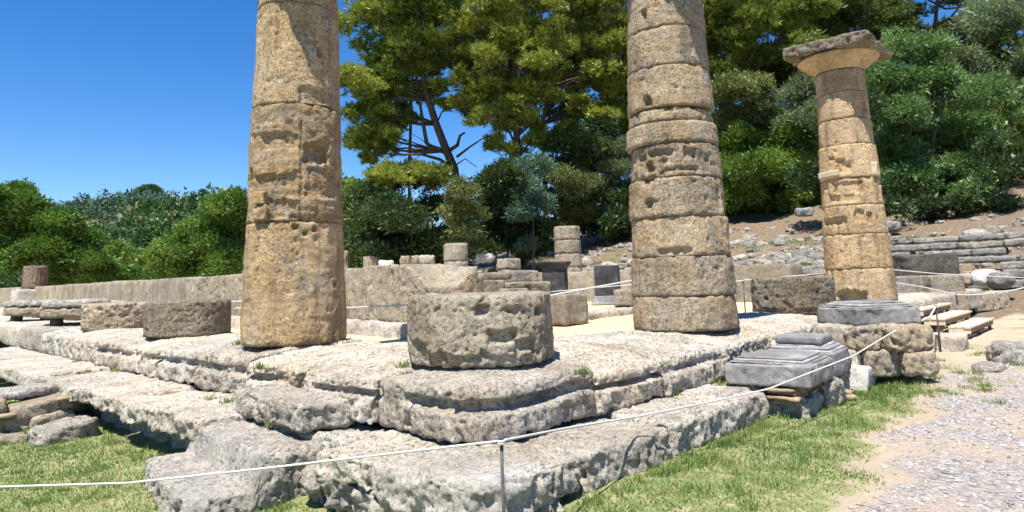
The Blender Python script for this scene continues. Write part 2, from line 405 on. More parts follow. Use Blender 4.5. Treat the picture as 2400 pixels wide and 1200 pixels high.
def axis(lo, hi, fine, far):
    a = list(np.arange(lo, hi, fine)); s = fine; v = a[-1]
    while v < far: s *= 1.12; v += s; a.append(v)
    s = fine; v = a[0]; b_ = []
    while v > -far: s *= 1.12; v -= s; b_.append(v)
    return np.array(b_[::-1]+a)
gx = axis(-3.5, 16, .13, 900); gy = axis(-4.2, 8, .13, 900)
X, Y = np.meshgrid(gx, gy, indexing='ij')
Zg = terrain(X, Y)
V = np.stack([X, Y, Zg], -1).reshape(-1, 3)
ni, nj = X.shape
i, j = np.meshgrid(np.arange(ni-1), np.arange(nj-1), indexing='ij'); k = (i*nj+j).ravel()
Fq = np.stack([k, k+nj, k+nj+1, k+1], -1)
g = obj('ground', V, Fq, M['ground'], origin=(0, 0, 0)); tag(g, kind='structure')
def zones(x, y):
    P = np.stack([x, y, 0*x], -1)
    wob = fbm(P/1.1, 4)*.42
    # south-east lawn strip along the step, thinning towards the gravel
    ed = np.interp(x, [-2.5, 0, 1.2, 3, 4.5, 6, 8, 10], [-2.3, -1.95, -1.80, -1.62, -1.42, -1.28, -1.05, -.9])
    lawn_e = sstep(-.45, .35, y-ed+wob)*sstep(9.5, 6.5, x)
    lawn_s = sstep(.5, -.1, x+.4+wob*.5)*sstep(-1.6, .2, y)
    west = sstep(-3.5, -4.5, x)
    north = .35*sstep(.15, .45, fbm(P/2.3+5, 3))*sstep(20, 22, x)
    grass = np.clip(np.maximum.reduce([lawn_e, lawn_s, west, north]), 0, 1)
    past = .55*sstep(.05, .5, fbm(P/.8+11, 3))*sstep(4, 7, x)*sstep(20, 16, x)
    grass = np.maximum(grass, past)
    sand = sstep(7.0, 9.0, x-.0*y+wob)*sstep(-3.2, -1.9, y)*sstep(17, 14, x)
    sand = np.maximum(sand, .75*sstep(5.2, 7.2, x)*sstep(-1.9, -1.2, y)*sstep(17, 14, x))
    sand = np.maximum(sand, .95*sstep(-.8, -.5, y)*0+.95*sstep(20, 16, x)*sstep(-.3, -.9, y))
    grav = sstep(.05, -.6, y-ed+wob)*sstep(9.5, 7, x+.8*(y+2))
    return grass, grav, sand
ga, gb, gc = zones(V[:, 0], V[:, 1])
ca = g.data.color_attributes.new('zone', 'FLOAT_COLOR', 'POINT')
ca.data.foreach_set('color', np.stack([ga, gb, gc, np.ones_like(ga)], -1).astype(np.float32).ravel())

# temple floor: pale sand inside the colonnade
fx, fy = np.meshgrid(np.linspace(.9, 18.6, 90), np.linspace(.9, 52, 150), indexing='ij')
P = np.stack([fx, fy, 0*fx], -1).reshape(-1, 3)
fz = -.27+fbm(P/1.6, 3)*.025+.10*sstep(5, 10, P[:, 0])
ni, nj = fx.shape; i, j = np.meshgrid(np.arange(ni-1), np.arange(nj-1), indexing='ij'); k = (i*nj+j).ravel()
P[:, 2] = fz
fl = obj('temple_floor', P, np.stack([k, k+nj, k+nj+1, k+1], -1), M['sand'], origin=(9, 20, -.27)); tag(fl, kind='structure')

# ------------------------------------------------------------------ temple platform
plat = thing('temple_platform', 'worn two-step limestone temple platform carrying the columns', 'platform', (0, 0, -.9))
rnd = random.Random(3)
def groove(amount, lo=-.235, hi=-.115, lip=.0, foot=.035):
    def prof(z):   # outward offset by height
        g_ = -amount*sstep(hi+.02, hi-.02, z)*sstep(lo-.03, lo+.02, z)
        return g_+foot*sstep(lo+.01, lo-.04, z)+lip*sstep(hi-.01, hi+.04, z)
    return prof
def styl_shape(c, prof, axes, worn=.12, corner=0):
    """profile on the outward faces; c is the block centre; axes: 'y' east front, 'x' south flank"""
    def sh(P):
        z = P[:, 2]+c[2]
        for ax in axes:
            k = 0 if ax == 'x' else 1
            w_ = P[:, k]+c[k]
            wt = sstep(.35, -.06, w_)
            al = P[:, 1-k]+c[1-k]; nn = perlin(np.stack([al/.45, 0*al+c[0]*3, 0*al+k*9.], -1))
            P[:, k] = P[:, k]-prof(z+.025*nn)*wt*np.clip(.75+1.3*nn, 0, 1.3)
            # top slopes gently to the worn edge
        w_ = np.minimum.reduce([P[:, 0 if ax == 'x' else 1]+c[0 if ax == 'x' else 1] for ax in axes])
        P[:, 2] = P[:, 2]-worn*sstep(.55, -.2, w_)*sstep(-.30, -.02, z)
        if corner:
            q = P[:, :2]+np.array([c[0], c[1]])-(corner-.13); ins = (q[:, 0] < 0) & (q[:, 1] < 0)
            L = np.hypot(q[:, 0], q[:, 1]); mx = np.maximum(-q[:, 0], -q[:, 1]); lowz = sstep(-.2, -.3, z)
            f = np.where(ins & (L > 1e-6), mx/np.maximum(L, 1e-6), 1); f = f*(1-.45*lowz)+.45*lowz
            f = np.where(ins, f, 1)
            P[:, 0] += q[:, 0]*(f-1); P[:, 1] += q[:, 1]*(f-1)
        return P
    return sh
def sblock(x0, x1, y0, y1, z0, z1, name='stylobate_block', prof=None, axes='', worn=.1, res=.024, rnd_=.07, amp=.022, pit=.012, mat='plat', ang=0, corner=0, **kw):
    c = ((x0+x1)/2, (y0+y1)/2, (z0+z1)/2); h = ((x1-x0)/2, (y1-y0)/2, (z1-z0)/2); rnd_ *= .68
    sh = styl_shape(c, prof, axes, worn, corner) if prof else None
    return stone(name, M[mat], c, h, res, rnd_, amp, plat, shape=sh, pit=pit, ang=ang, bottom=False, **kw)
flat = lambda z: 0*z
G = .019
# corner block
sblock(-.13, 1.16, -.13, 1.05, -.47, .0, prof=groove(.075), axes='xy', worn=.085, corner=.34, res=.018, rnd_=.085, amp=.02, maxn=190)
# east front
for a, b_, pr_, w_ in ((1.16, 2.2, groove(.12, -.25, -.15), .14), (2.2, 3.45, groove(.02, foot=.05), .13), (3.45, 4.9, flat, .12), (4.9, 6.3, flat, .10), (6.3, 7.7, flat, .09), (7.7, 9.2, flat, .06)):
    sblock(a+G, b_-G, -.12+rnd.uniform(-.02, .02), 1.32, -.47, .0, prof=pr_, axes='y', worn=w_, res=.019 if a < 4 else .03, amp=.028, maxn=150)
for a, b_ in ((9.2, 10.6), (10.6, 12.0), (12.0, 13.6), (13.6, 15.2), (15.2, 16.9), (16.9, 18.7)):
    sblock(a+G, b_-G, -.1, 1.3, -.47, .0, res=.07, amp=.02, pit=0)
# south flank
for k, (a, b_, pr_, w_) in enumerate(((1.05, 2.25, groove(.05), .12), (2.25, 3.35, groove(.06, -.26, -.16), .10), (3.35, 4.7, groove(.05), .08), (4.7, 5.9, groove(.08), .10), (5.9, 7.2, groove(.04), .11), (7.2, 8.6, groove(.05), .1), (8.6, 10.2, flat, .1), (10.2, 12.0, flat, .1))):
    sblock(-.12+rnd.uniform(-.03, .02), 1.32, a+G, b_-G, -.47, .0+rnd.uniform(-.015, .01), prof=pr_, axes='x', worn=w_, res=.02 if a < 5 else .03, amp=.036, rnd_=.075, maxn=150)
for a in range(9):
    sblock(-.12, 1.3, 12.0+a*1.9+G, 13.9+a*1.9-G, -.47, -.02, res=.07, amp=.035, rnd_=.1, pit=0)
# north flank stylobate
for a in range(14):
    sblock(17.3, 18.72, 1.4+a*2.2, 3.58+a*2.2, -.47, -.02+rnd.uniform(-.05, .02), res=.12, amp=.03, pit=0)
# lower step, corner and east run
sblock(-.76, .20, -.76, .14, -.72, -.46, 'step_block', res=.016, rnd_=.075, amp=.03, maxn=150)
sblock(.235, 1.27, -.75, .0, -.74, -.485, 'step_block', res=.016, rnd_=.065, amp=.03, maxn=150)
sblock(1.30, 2.98, -.775, .0, -.74, -.46, 'step_block', res=.02, rnd_=.065, amp=.03, maxn=170)
sblock(2.5, 3.15, -.60, -.06, -.60, -.44, 'step_block', res=.03, rnd_=.05, amp=.02)
# lower step, south run
sblock(-.72, .0, .18, .92, -.70, -.49, 'step_block', res=.016, rnd_=.06, amp=.03)
sblock(-.50, .0, .94, 2.45, -.72, -.50, 'step_block', res=.02, rnd_=.06, amp=.03)
for a, b_, x0 in ((2.45, 3.6, -.93), (3.6, 4.75, -.95), (4.75, 6.1, -.92), (6.1, 7.6, -1.0), (7.6, 9.3, -1.08), (9.3, 11.4, -1.1), (11.4, 14, -1.15)):
    sblock(x0, .0, a+G, b_-G, -.66, -.46+rnd.uniform(-.02, .01), 'step_block', res=.02 if a < 6 else .035, rnd_=.05, amp=.034, maxn=150)
# rough foundation under the south run
for a, b_ in ((-.72, .1), (.12, .9), (.95, 2.4), (2.45, 3.0), (3.02, 3.5), (3.55, 4.2), (4.25, 4.9), (4.95, 5.7), (5.75, 6.6), (6.7, 8.5)):
    sblock(-.68+rnd.uniform(-.05, .05), .0, a, b_, -1.15, -.66, 'foundation_block', res=.024, rnd_=.07, amp=.07, pit=.03)
for a, b_ in ((-.70, .3), (.35, 1.5), (1.55, 2.7)):
    sblock(a, b_, -.66, .0, -1.0, -.73, 'foundation_block', res=.035, rnd_=.05, amp=.04, pit=.02)

# ------------------------------------------------------------------ columns
def col_hit(cx, cy, R, px, py):
    """where the ray through a pixel meets the shaft: angle and height"""
    d = ray(px, py); o = CAM[:2]-np.array([cx, cy]); a = d[:2]@d[:2]; b_ = o@d[:2]; c_ = o@o-R*R
    D = b_*b_-a*c_; t = (-b_-math.sqrt(D))/a if D > 0 else -b_/a
    p = CAM+d*t; return math.atan2(p[1]-cy, p[0]-cx), p[2]
def drum_mesh(cx, cy, z0, z1, R0, R1, nth=190, res=.024, amp=.012, pit=.008, flute=.006, feats=(), chip=.014, off=(0, 0), tilt=0, seed=None, bed=2.4):
    """one drum: worn side with faint flutes, chipped rims, recesses (angle, z, half arc, half height, depth, softness)"""
    SEED[0] += 1; sd_ = (SEED[0] if seed is None else seed)*5.173
    nz = max(4, int((z1-z0)/res))
    fr = math.atan2(CAM[1]-cy, CAM[0]-cx); nf = int(nth*.64); nb = max(16, int(nth*.17)); hw_ = math.radians(115)
    th = fr+np.concatenate([np.linspace(-hw_, hw_, nf, endpoint=False), np.linspace(hw_, 2*math.pi-hw_, nb, endpoint=False)]); nth = nf+nb
    zz = np.linspace(z0, z1, nz+1)
    T, Zz = np.meshgrid(th, zz); T = T.ravel(); Zz = Zz.ravel()
    u = (Zz-z0)/(z1-z0); R = R0+(R1-R0)*u
    C = np.stack([R*np.cos(T), R*np.sin(T), Zz], -1)
    S = C+np.array([sd_ % 83, sd_*1.7 % 71, sd_*.6 % 59])
    dr = amp*1.1*fbm(S/.55, 3)+amp*.6*fbm(S*np.array([1, 1, bed])/.16, 4, .62)
    wear = sstep(-.15, .35, perlin(S/.7+40))
    dr -= flute*wear*np.abs(np.cos(10*T))**1.5*1.0
    dr -= pit*sstep(.30, .62, perlin(S*np.array([1, 1, 1.5])/.05))+pit*2.2*sstep(.46, .72, perlin(S/.12+7))
    e = np.minimum(Zz-z0, z1-Zz)
    dr -= chip*np.exp(-e/.008)*.7+chip*np.exp(-e/.03)*sstep(.05, .55, perlin(S/.11+3))*1.8
    for (ft, fz_, ha, hh, dep, soft) in feats:
        da = (T-ft+math.pi) % (2*math.pi)-math.pi
        wob = (.3*soft+.22*min(ha, hh))*fbm(S/.09, 3)
        a = sstep(ha+soft, ha, np.abs(da*R)+wob)*sstep(hh+soft, hh, np.abs(Zz-fz_)+wob)
        dr -= a*dep
    Rr = R+dr
    V = np.stack([cx+off[0]+Rr*np.cos(T), cy+off[1]+Rr*np.sin(T), Zz], -1)
    if tilt: V[:, 2] += tilt*(V[:, 0]-cx)*u
    V[:, 2] += .006*perlin(S/.25+9)*np.where((u < .02) | (u > .98), 1, 0)
    i, j = np.meshgrid(np.arange(nz), np.arange(nth), indexing='ij'); jj = (j+1) % nth
    Fs = [np.stack([i*nth+j, i*nth+jj, (i+1)*nth+jj, (i+1)*nth+j], -1).reshape(-1, 4)]
    # caps in rings
    Vs = [V]; n0 = len(V)
    for top in (True, False):
        base = V[nz*nth:(nz+1)*nth] if top else V[:nth]; prev = np.arange(nth)+(nz*nth if top else 0)
        cc = base.mean(0)
        for s in (.93, .8, .55, .25, .03):
            ring = cc+(base-cc)*s
            ring[:, 2] = base[:, 2].mean()*(1-s*s)+base[:, 2]*s*s+(.012*fbm((ring+sd_ % 31)/.12, 3) if s < .9 else 0)
            idx = np.arange(nth)+n0; n0 += nth; Vs.append(ring)
            a, b_ = prev, np.roll(prev, -1); c_, d_ = np.roll(idx, -1), idx
            Fs.append(np.stack([a, b_, c_, d_] if top else [b_, a, d_, c_], -1)); prev = idx
    return np.concatenate(Vs), np.concatenate(Fs)
def Rz(z, R0, R1, H=4.75): return R0+(R1-R0)*z/H
def capital(root, cx, cy, z0, Rn, mat, tilt=0.0):
    # echinus: lathe with a flat flaring curve
    prof = [(Rn, z0), (Rn+.015, z0+.03), (Rn+.03, z0+.05), (Rn+.10, z0+.10), (Rn+.20, z0+.17), (Rn+.28, z0+.235), (Rn+.315, z0+.28), (Rn+.30, z0+.31), (Rn+.2, z0+.315), (.05, z0+.316)]
    pr_ = []
    for k in range(len(prof)-1):
        for s in np.linspace(0, 1, 4, endpoint=False): pr_.append((prof[k][0]*(1-s)+prof[k+1][0]*s, prof[k][1]*(1-s)+prof[k+1][1]*s))
    n = 96; th = np.linspace(0, 2*math.pi, n, endpoint=False)
    V = np.array([[cx+r*math.cos(t), cy+r*math.sin(t), z] for r, z in pr_ for t in th])
    V = V+(.012*fbm(V/.2+31, 3))[:, None]*np.stack([(V[:, 0]-cx), (V[:, 1]-cy), 0*V[:, 0]], -1)
    F = [(a*n+b_, a*n+(b_+1) % n, (a+1)*n+(b_+1) % n, (a+1)*n+b_) for a in range(len(pr_)-1) for b_ in range(n)]
    root = obj('capital', V, np.array(F), M[mat], root)
    hw = .82
    def sh(P):   # one upper edge is broken away
        P[:, 2] -= .10*sstep(.2, .9, (P[:, 0]*.3-P[:, 1])*1.0)*sstep(0, .1, P[:, 2])
        return P
    stone('abacus', M['abacus'], (cx, cy, z0+.315+.12), (hw, hw, .12), .03, .02, .03, root, shape=sh, pit=.018)

DR = []
def column(name, label, cx, cy, R0, R1, joints, mat, specs, feats_px, capmat):
    root = thing(name, label, 'column', (cx, cy, 0), 'standing temple columns')
    feats = []
    for (px, py, hw, hh, dep, soft) in feats_px:
        Rm = R0*.9; ft, fz_ = col_hit(cx, cy, Rm, px, py); dist = np.linalg.norm(np.array([cx, cy])-CAM[:2])-Rm
        feats.append((ft, fz_, hw/FPX*dist, hh/FPX*dist, dep, soft))
    for k in range(len(joints)-1):
        z0, z1 = joints[k], joints[k+1]; sp = dict(specs.get(k, {}))
        dR = sp.pop('dR', 0.0)
        fs = [f for f in feats if z0-.05 < f[1] < z1+.05]
        V, F = drum_mesh(cx, cy, z0+.002, z1-.002, Rz(z0, R0, R1)+dR, Rz(z1, R0, R1)+dR, feats=fs, **sp)
        DR.append(obj('drum', V, F, M[mat], root))
    capital(root, cx, cy, joints[-1], Rz(joints[-1], R0, R1), capmat)
    return root
C0, SE, SS = .72, 3.45, 3.2
def zc(cx, cy, R, px, py): return col_hit(cx, cy, R, px, py)[1]
# left column
cx, cy = C0, C0+SS
j1 = [0, zc(cx, cy, .57, 690, 518), zc(cx, cy, .52, 700, 240), zc(cx, cy, .47, 700, 3), 4.68]
col1 = column('temple_column', 'thick tan column left of the corner drum, with notches and a small bracket block', cx, cy, .60, .462, j1, 'col',
    {0: dict(amp=.012, flute=.020, pit=.007, res=.021, nth=230), 1: dict(amp=.017, flute=.004, res=.021, nth=230, chip=.03), 2: dict(amp=.009, flute=.004, pit=.006, res=.02, nth=220), 3: dict(amp=.008)},
    [(645, 590, 46, 62, .018, .012), (752, 118, 6, 11, .09, .008), (650, 330, 45, 16, .03, .006), (745, 360, 30, 22, .07, .02), (640, 425, 55, 14, .035, .01), (588, 420, 9, 22, .08, .02),
     (760, 430, 40, 30, .022, .02), (660, 490, 30, 18, .03, .02), (735, 485, 55, 18, -.025, .02), (706, 400, 2.5, 120, .02, .005), (750, 225, 45, 18, .028, .008), (625, 300, 40, 10, -.02, .01),
     (692, 533, 5, 5, .05, .006), (735, 537, 4, 4, .05, .005), (715, 548, 4, 4, .05, .005), (780, 668, 5, 5, .06, .006), (570, 660, 4, 8, .04, .006), (800, 480, 6, 60, .03, .02)], 'cap')
# bracket block left standing proud on the left column
ft, fz_ = col_hit(cx, cy, .56, 612, 480)
p = np.array([cx+.53*math.cos(ft), cy+.53*math.sin(ft), fz_])
stone('bracket_block', M['col'], p+np.array([0, 0, .08]), (.09, .09, .075), .02, .015, .012, col1, ang=ft, pit=.008)
stone('bracket_block', M['col'], p+np.array([.01, .01, -.09]), (.075, .10, .085), .02, .015, .012, col1, ang=ft, pit=.008)
# middle column
cx, cy = C0+SE, C0
jy = [695, 600, 505, 413, 331, 282, 247, 150, 58, -40]
j2 = [0]+[zc(cx, cy, .62-.017*k, 1600-4*k, y_) for k, y_ in enumerate(jy)]+[4.68]
F2 = [(1519, 392, 9, 9, .09, .01), (1515, 425, 22, 8, .06, .015), (1525, 478, 9, 9, .06, .01), (1545, 358, 30, 5, .05, .015), (1620, 358, 14, 12, .05, .015), (1500, 372, 10, 5, .05, .01), (1515, 235, 10, 9, .08, .01), (1498, 30, 6, 10, .06, .008),
      (1580, 590, 40, 5, .03, .015), (1650, 380, 20, 20, .02, .02), (1690, 500, 8, 60, .025, .02), (1600, 395, 40, 4, .03, .015), (1560, 375, 12, 8, .03, .01)]
col2 = column('temple_column', 'tall brown column in the middle built of many thin drums with lichen', cx, cy, .635, .455, j2, 'col2',
    {0: dict(amp=.014, flute=.003), 1: dict(flute=.002, dR=.004), 2: dict(flute=.003, off=(.006, .0)), 3: dict(flute=.006, dR=.008, off=(-.01, .012)), 4: dict(flute=.006, dR=-.008, pit=.014),
     5: dict(amp=.007, pit=.004, dR=.025, off=(-.01, .02)), 6: dict(dR=-.012, off=(-.012, .02), chip=.05), 7: dict(dR=.006, off=(-.012, .015)), 8: dict(off=(-.005, .01)), 9: dict(), 10: dict()}, F2, 'col2')
# right column with its capital in view
cx, cy = C0+3*SE, C0
jy = [630, 548, 480, 415, 337, 276, 212, 160]
j4 = [0]+[zc(cx, cy, .62-.02*k, 2010-7*k, y_) for k, y_ in enumerate(jy)]
F4 = [(1997, 700, 30, 15, .14, .012), (1970, 465, 26, 6, .05, .03), (1950, 520, 30, 6, .05, .025), (1968, 380, 8, 5, .045, .03), (1945, 372, 6, 3, .04, .02), (2015, 505, 8, 10, .05, .03), (2038, 510, 4, 10, .04, .025), (2025, 255, 14, 20, .05, .01), (1975, 395, 14, 8, .05, .02), (1990, 440, 30, 12, .03, .02), (1952, 640, 2, 90, .03, .004)]
col4 = column('temple_column', 'slim orange tan column on the right keeping its square-topped capital', cx, cy, .635, .452, j4, 'col4',
    {0: dict(amp=.01, flute=.014), 1: dict(flute=.015), 2: dict(flute=.015), 3: dict(flute=.012, dR=-.004), 4: dict(dR=.012, amp=.008, flute=.002), 5: dict(dR=-.012, amp=.006, flute=.003), 6: dict(dR=-.006, amp=.005, flute=.002, pit=.003), 7: dict(dR=-.004, amp=.005, flute=.0, pit=.003)}, F4, 'cap')
for px, py, hw, hh in ((1942, 409, 27, 7), (2047, 395, 8, 15)):
    ft, fz_ = col_hit(cx, cy, .535, px, py); dist = 13.5
    tag(stone('mortar_patch', M['patch'], (cx+.53*math.cos(ft), cy+.53*math.sin(ft), fz_), (.045, hw/FPX*dist, hh/FPX*dist), .025, .008, .004, DR[-4], ang=ft), 'pale mortar patch on the drum')

# loose single drums standing on the platform
def single_drum(name, label, cx, cy, R, z0, h, mat, **kw):
    V, F = drum_mesh(cx, cy, z0, z0+h, R, R*.985, **kw)
    return tag(obj(name, V, F, M[mat], origin=(cx, cy, z0)), label, 'column drum')
def fpx(cx, cy, R, lst):
    o = []
    for (px, py, hw, hh, dep, soft) in lst:
        ft, fz_ = col_hit(cx, cy, R, px, py); d = np.linalg.norm(np.array([cx, cy])-CAM[:2])-R
        o.append((ft, fz_, hw/FPX*d, hh/FPX*d, dep, soft))
    return o
single_drum('column_drum', 'rough grey drum standing on the front corner of the platform', C0, C0, .615, -.015, .555, 'drum', nth=300, res=.015, amp=.022, pit=.015, flute=.0, chip=.03, bed=1.1,
            feats=fpx(C0, C0, .6, [(1258, 730, 8, 7, .09, .01), (1130, 728, 14, 9, .05, .02), (1180, 790, 30, 10, .04, .03), (1230, 810, 25, 10, .05, .03), (1130, 850, 150, 12, .03, .02), (985, 835, 20, 25, .03, .02), (1285, 840, 15, 20, .04, .02)]))
single_drum('column_drum', 'brown grey drum with upright ridges just left of the thick column', C0, C0+2*SS, .60, -.02, .50, 'drum_d', nth=260, res=.02, amp=.014, pit=.01, flute=.03, chip=.02)
single_drum('column_drum', 'rough pale grey drum, second to the left of the thick column', C0, C0+3*SS, .60, -.03, .47, 'drum', nth=220, res=.024, amp=.03, pit=.015, flute=.0, chip=.03)
single_drum('column_drum', 'dark lichen-spotted drum between the middle and right columns', C0+2*SE, C0, .625, -.01, .56, 'drum_d', nth=260, res=.02, amp=.018, pit=.012, flute=.004, chip=.03,
            feats=fpx(C0+2*SE, C0, .62, [(1860, 735, 90, 8, .03, .02)]))

# lying slabs on small props, far left on the platform
for k, (yy, zz_, lab) in enumerate(((C0+4*SS-.3, .14, 'flat rounded drum slab propped on small stones beside the pale drum'), (C0+5*SS+.3, .13, 'flat drum slab propped on stones at the left edge'))):
    root = thing('propped_slab', lab, 'stone slab', (C0, yy, -.02), 'propped drum slabs')
    V, F = drum_mesh(C0, yy, zz_, zz_+.20, .62, .60, nth=140, res=.03, amp=.03, pit=.01, flute=0, chip=.06); obj('slab', V, F, M['drum'], root)
    V, F = drum_mesh(C0+.02, yy+.05, zz_+.205, zz_+.36, .64, .60, nth=140, res=.03, amp=.03, pit=.01, flute=0, chip=.07); obj('slab', V, F, M['loose'], root)
    for a in (.4, 2.2, 3.6, 5.2):
        stone('prop_stone', M['dark'], (C0+.42*math.cos(a), yy+.42*math.sin(a), zz_/2-.01), (.10, .07, zz_/2+.01), .04, .02, .01, root, ang=a)
for k, (x_, y_, hx, hy) in enumerate(((2.3, 19.5, .8, 1.6), (2.4, 24.2, .8, 2.2))):
    tag(stone('flat_slab', M['loose'], (x_, y_, .32), (hx, hy, .055), .08, .03, .02), ('long flat pale slab lying behind the propped drums', 'long thin pale slab lying farthest left before the cella wall')[k], 'stone slab')
    tag(stone('support_block', M['loose'], (x_, y_, .02), (hx*.8, hy*.8, .24), .12, .05, .02), ('low stone block carrying the long flat slab', 'low stone block carrying the farthest thin slab')[k], 'stone block')

# ------------------------------------------------------------------ cella walls
def wall_run(name, label, x0, x1, ys, z0, z1, mat='wall', res=.045, amp=.02, rn=.03, shapes={}, bench=None, far=None):
    root = thing(name, label, 'wall', ((x0+x1)/2, (ys[0]+ys[-1])/2, z0))
    for k in range(len(ys)-1):
        r_ = res if far is None or ys[k] < far else .12
        zt = z1+rnd.uniform(-.012, .012)
        stone('orthostate_block', M[mat], ((x0+x1)/2+rnd.uniform(-.01, .01), (ys[k]+ys[k+1])/2, (z0+zt)/2), ((x1-x0)/2, (ys[k+1]-ys[k])/2-.004, (zt-z0)/2), r_, rn, amp, root, shape=shapes.get(k), pit=.012, bottom=False)
    if bench:
        for k in range(len(bench[3])-1):
            a, b_ = bench[3][k], bench[3][k+1]
            stone('footing_block', M['plat'], ((bench[0]+bench[1])/2, (a+b_)/2, (bench[2]-.45)/2), ((bench[1]-bench[0])/2, (b_-a)/2-.01, (bench[2]+.45)/2), .06, .05, .03, root)
    return root
def broken_end(P):
    # the east end is broken in a slant down to the south-east
    t = sstep(.05, -.95, P[:, 1])*sstep(-.45, .3, -P[:, 0]+.15)
    cut = .42*t
    P[:, 2] -= cut*sstep(-.3, .5, P[:, 2])
    return P
wy = [5.1, 7.3, 9.6, 11.7, 13.9, 16.0, 18.2, 20.5, 22.7, 25, 27.2, 29.5, 32, 34.5, 37, 39.5, 42]
wall_run('cella_wall', 'long limestone cella wall of upright blocks behind the thick column', 4.0, 4.85, wy, -.05, .97, shapes={0: broken_end}, bench=(3.55, 4.9, -.03, [4.6, 5.75, 7.4, 9.3, 11.5, 14, 17, 20]), far=14)
wall_run('cella_wall', 'far limestone wall behind the black marble supports', 14.3, 15.1, [3.3, 5.4, 7.4, 9.6, 11.6, 13.0, 15.5, 18], -.2, .83, res=.09, amp=.02)
# stones of the inner cross wall, right of the broken wall end
def bx(px0, py0, px1, py1, d, depth=.5):
    a, b_ = at(px0, py1, d=d), at(px1, py0, d=d)
    c = (a+b_)/2; w_ = (px1-px0)/FPX*d/2; h_ = (py1-py0)/FPX*d/2
    return c, (depth/2, w_, h_)
inner = thing('cross_wall', 'low stepped blocks of the inner wall between broken wall end and black support', 'wall', at(1140, 690, d=13.5))
for (a, b_, c, d_, dd) in ((1056, 645, 1119, 712, 12.6), (1120, 657, 1165, 712, 13.0), (1120, 640, 1188, 657, 13.6), (1166, 662, 1232, 676, 13.4), (1188, 634, 1250, 662, 15.2), (1232, 660, 1275, 705, 13.6), (1140, 676, 1232, 712, 13.3)):
    c_, h_ = bx(a, b_, c, d_, dd, .6)
    stone('wall_block', M['wall'], c_, h_, .05, .03, .02, inner, ang=math.atan2(-.30, .95), pit=.01)
# black marble supports
def black_support(label, px, pyb, pyt, d, kind):
    base = at(px, pyb, d=d); top = at(px, pyt, d=d); H = top[2]-base[2]; base = base.copy()
    root = thing('marble_support', label, 'support', base)
    w_ = .26
    def shaft(P, lo=.3):
        a = np.abs(P[:, 2])/np.abs(P[:, 2]).max(); return P
    if kind == 'capital':
        stone('shaft', M['black'], base+[0, 0, H*.42], (w_, w_, H*.43), .03, .012, .006, root, ang=.55)
        def fl_(P): s = 1+.32*sstep(-.09, .09, P[:, 2]); P[:, 0] *= s; P[:, 1] *= s; return P
        stone('capital', M['black'], base+[0, 0, H*.91], (w_+.01, w_+.01, H*.09), .02, .01, .004, root, ang=.55, shape=fl_)
    else:
        stone('shaft', M['black'], base+[0, 0, H*.6], (w_, w_+.02, H*.40), .03, .012, .006, root, ang=.55)
        def fb(P): s = 1.0+.30*sstep(.1, -.1, P[:, 2]); P[:, 0] *= s; P[:, 1] *= s; return P
        stone('base', M['grey'], base+[0, 0, H*.13], (w_+.01, w_+.02, H*.09), .02, .01, .004, root, ang=.55, shape=fb)
        stone('plinth', M['grey'], base+[0, 0, H*.02], (w_+.10, w_+.11, H*.04), .03, .01, .004, root, ang=.55)
    return root
black_support('black marble support with a flaring top, inside the temple', 1303, 712, 613, 15.2, 'capital')
black_support('black marble support on a moulded grey base beside the middle column', 1426, 712, 622, 15.6, 'base')
c_, h_ = bx(1445, 678, 1490, 716, 15.0, .5); tag(stone('stone_block', M['drum'], c_, h_, .04, .03, .015, ang=.3), 'small rough block between the moulded support and middle column', 'stone block')
c_, h_ = bx(1282, 690, 1360, 733, 12.8, .7); tag(stone('stone_block', M['wall'], c_-[0, 0, .10], (h_[0], h_[1], h_[2]+.10), .04, .03, .015, ang=.0), 'squared tan block just behind the corner drum', 'stone block')
kerb = thing('threshold', 'low worn stone kerb across the sand behind the corner drum', 'kerb', (8.2, 4.5, -.25))
for a, b_ in ((5.2, 6.6), (6.65, 8.1), (8.15, 9.6), (9.65, 11.2)):
    stone('kerb_block', M['plat'], ((a+b_)/2, 5.15, -.18), ((b_-a)/2, .40, .13), .05, .05, .03, kerb)

# ------------------------------------------------------------------ north side stumps and far drums
def stump(label, px0, px1, pyt, pyb, d, n, mat='wall', z0=None):
    px = (px0+px1)/2; c = at(px, pyb, d=d); t = at(px, pyt, d=d); R = (px1-px0)/FPX*d/2*.97
    b0 = c[2] if z0 is None else z0
    root = thing('column_stump', label, 'column stump', (c[0], c[1], b0), 'broken column stumps at the back')
    zs = np.linspace(b0, t[2], n+1)
    for k in range(n):
        V, F = drum_mesh(c[0]+rnd.uniform(-.02, .02), c[1], zs[k]+.003, zs[k+1]-.003, R*(1.03-.05*k/n), R*(1.03-.05*(k+1)/n), nth=96, res=.05, amp=.02, pit=.015, flute=.02, chip=.03)
        obj('drum', V, F, M[mat], root)
    return root
stump('column stump of three drums above the broken wall end', 1040, 1099, 570, 645, 26.5, 3, z0=-.05)
stump('tallest background stump of many thin drums left of the middle column', 1300, 1365, 530, 632, 26.0, 5, z0=-.05)
stump('very low broken stump between two taller background stumps', 1164, 1222, 606, 634, 26.5, 2, z0=.6)
stump('low wide drum peeking over the wall right of the thick column', 851, 894, 601, 624, 35, 1, z0=.3)
stump('narrow stump half hidden behind the right edge of the thick column', 790, 819, 587, 628, 36, 2, z0=.2)
stump('reddish drum rising over the long wall at the far left', 56, 106, 623, 676, 31, 1, mat='redbrown')
c = at(80, 682, d=31); tag(stone('stone_block', M['plat'], c-[0, 0, .35], (.75, .75, .42), .1, .04, .02), 'square pedestal block under the far left reddish drum', 'stone block')

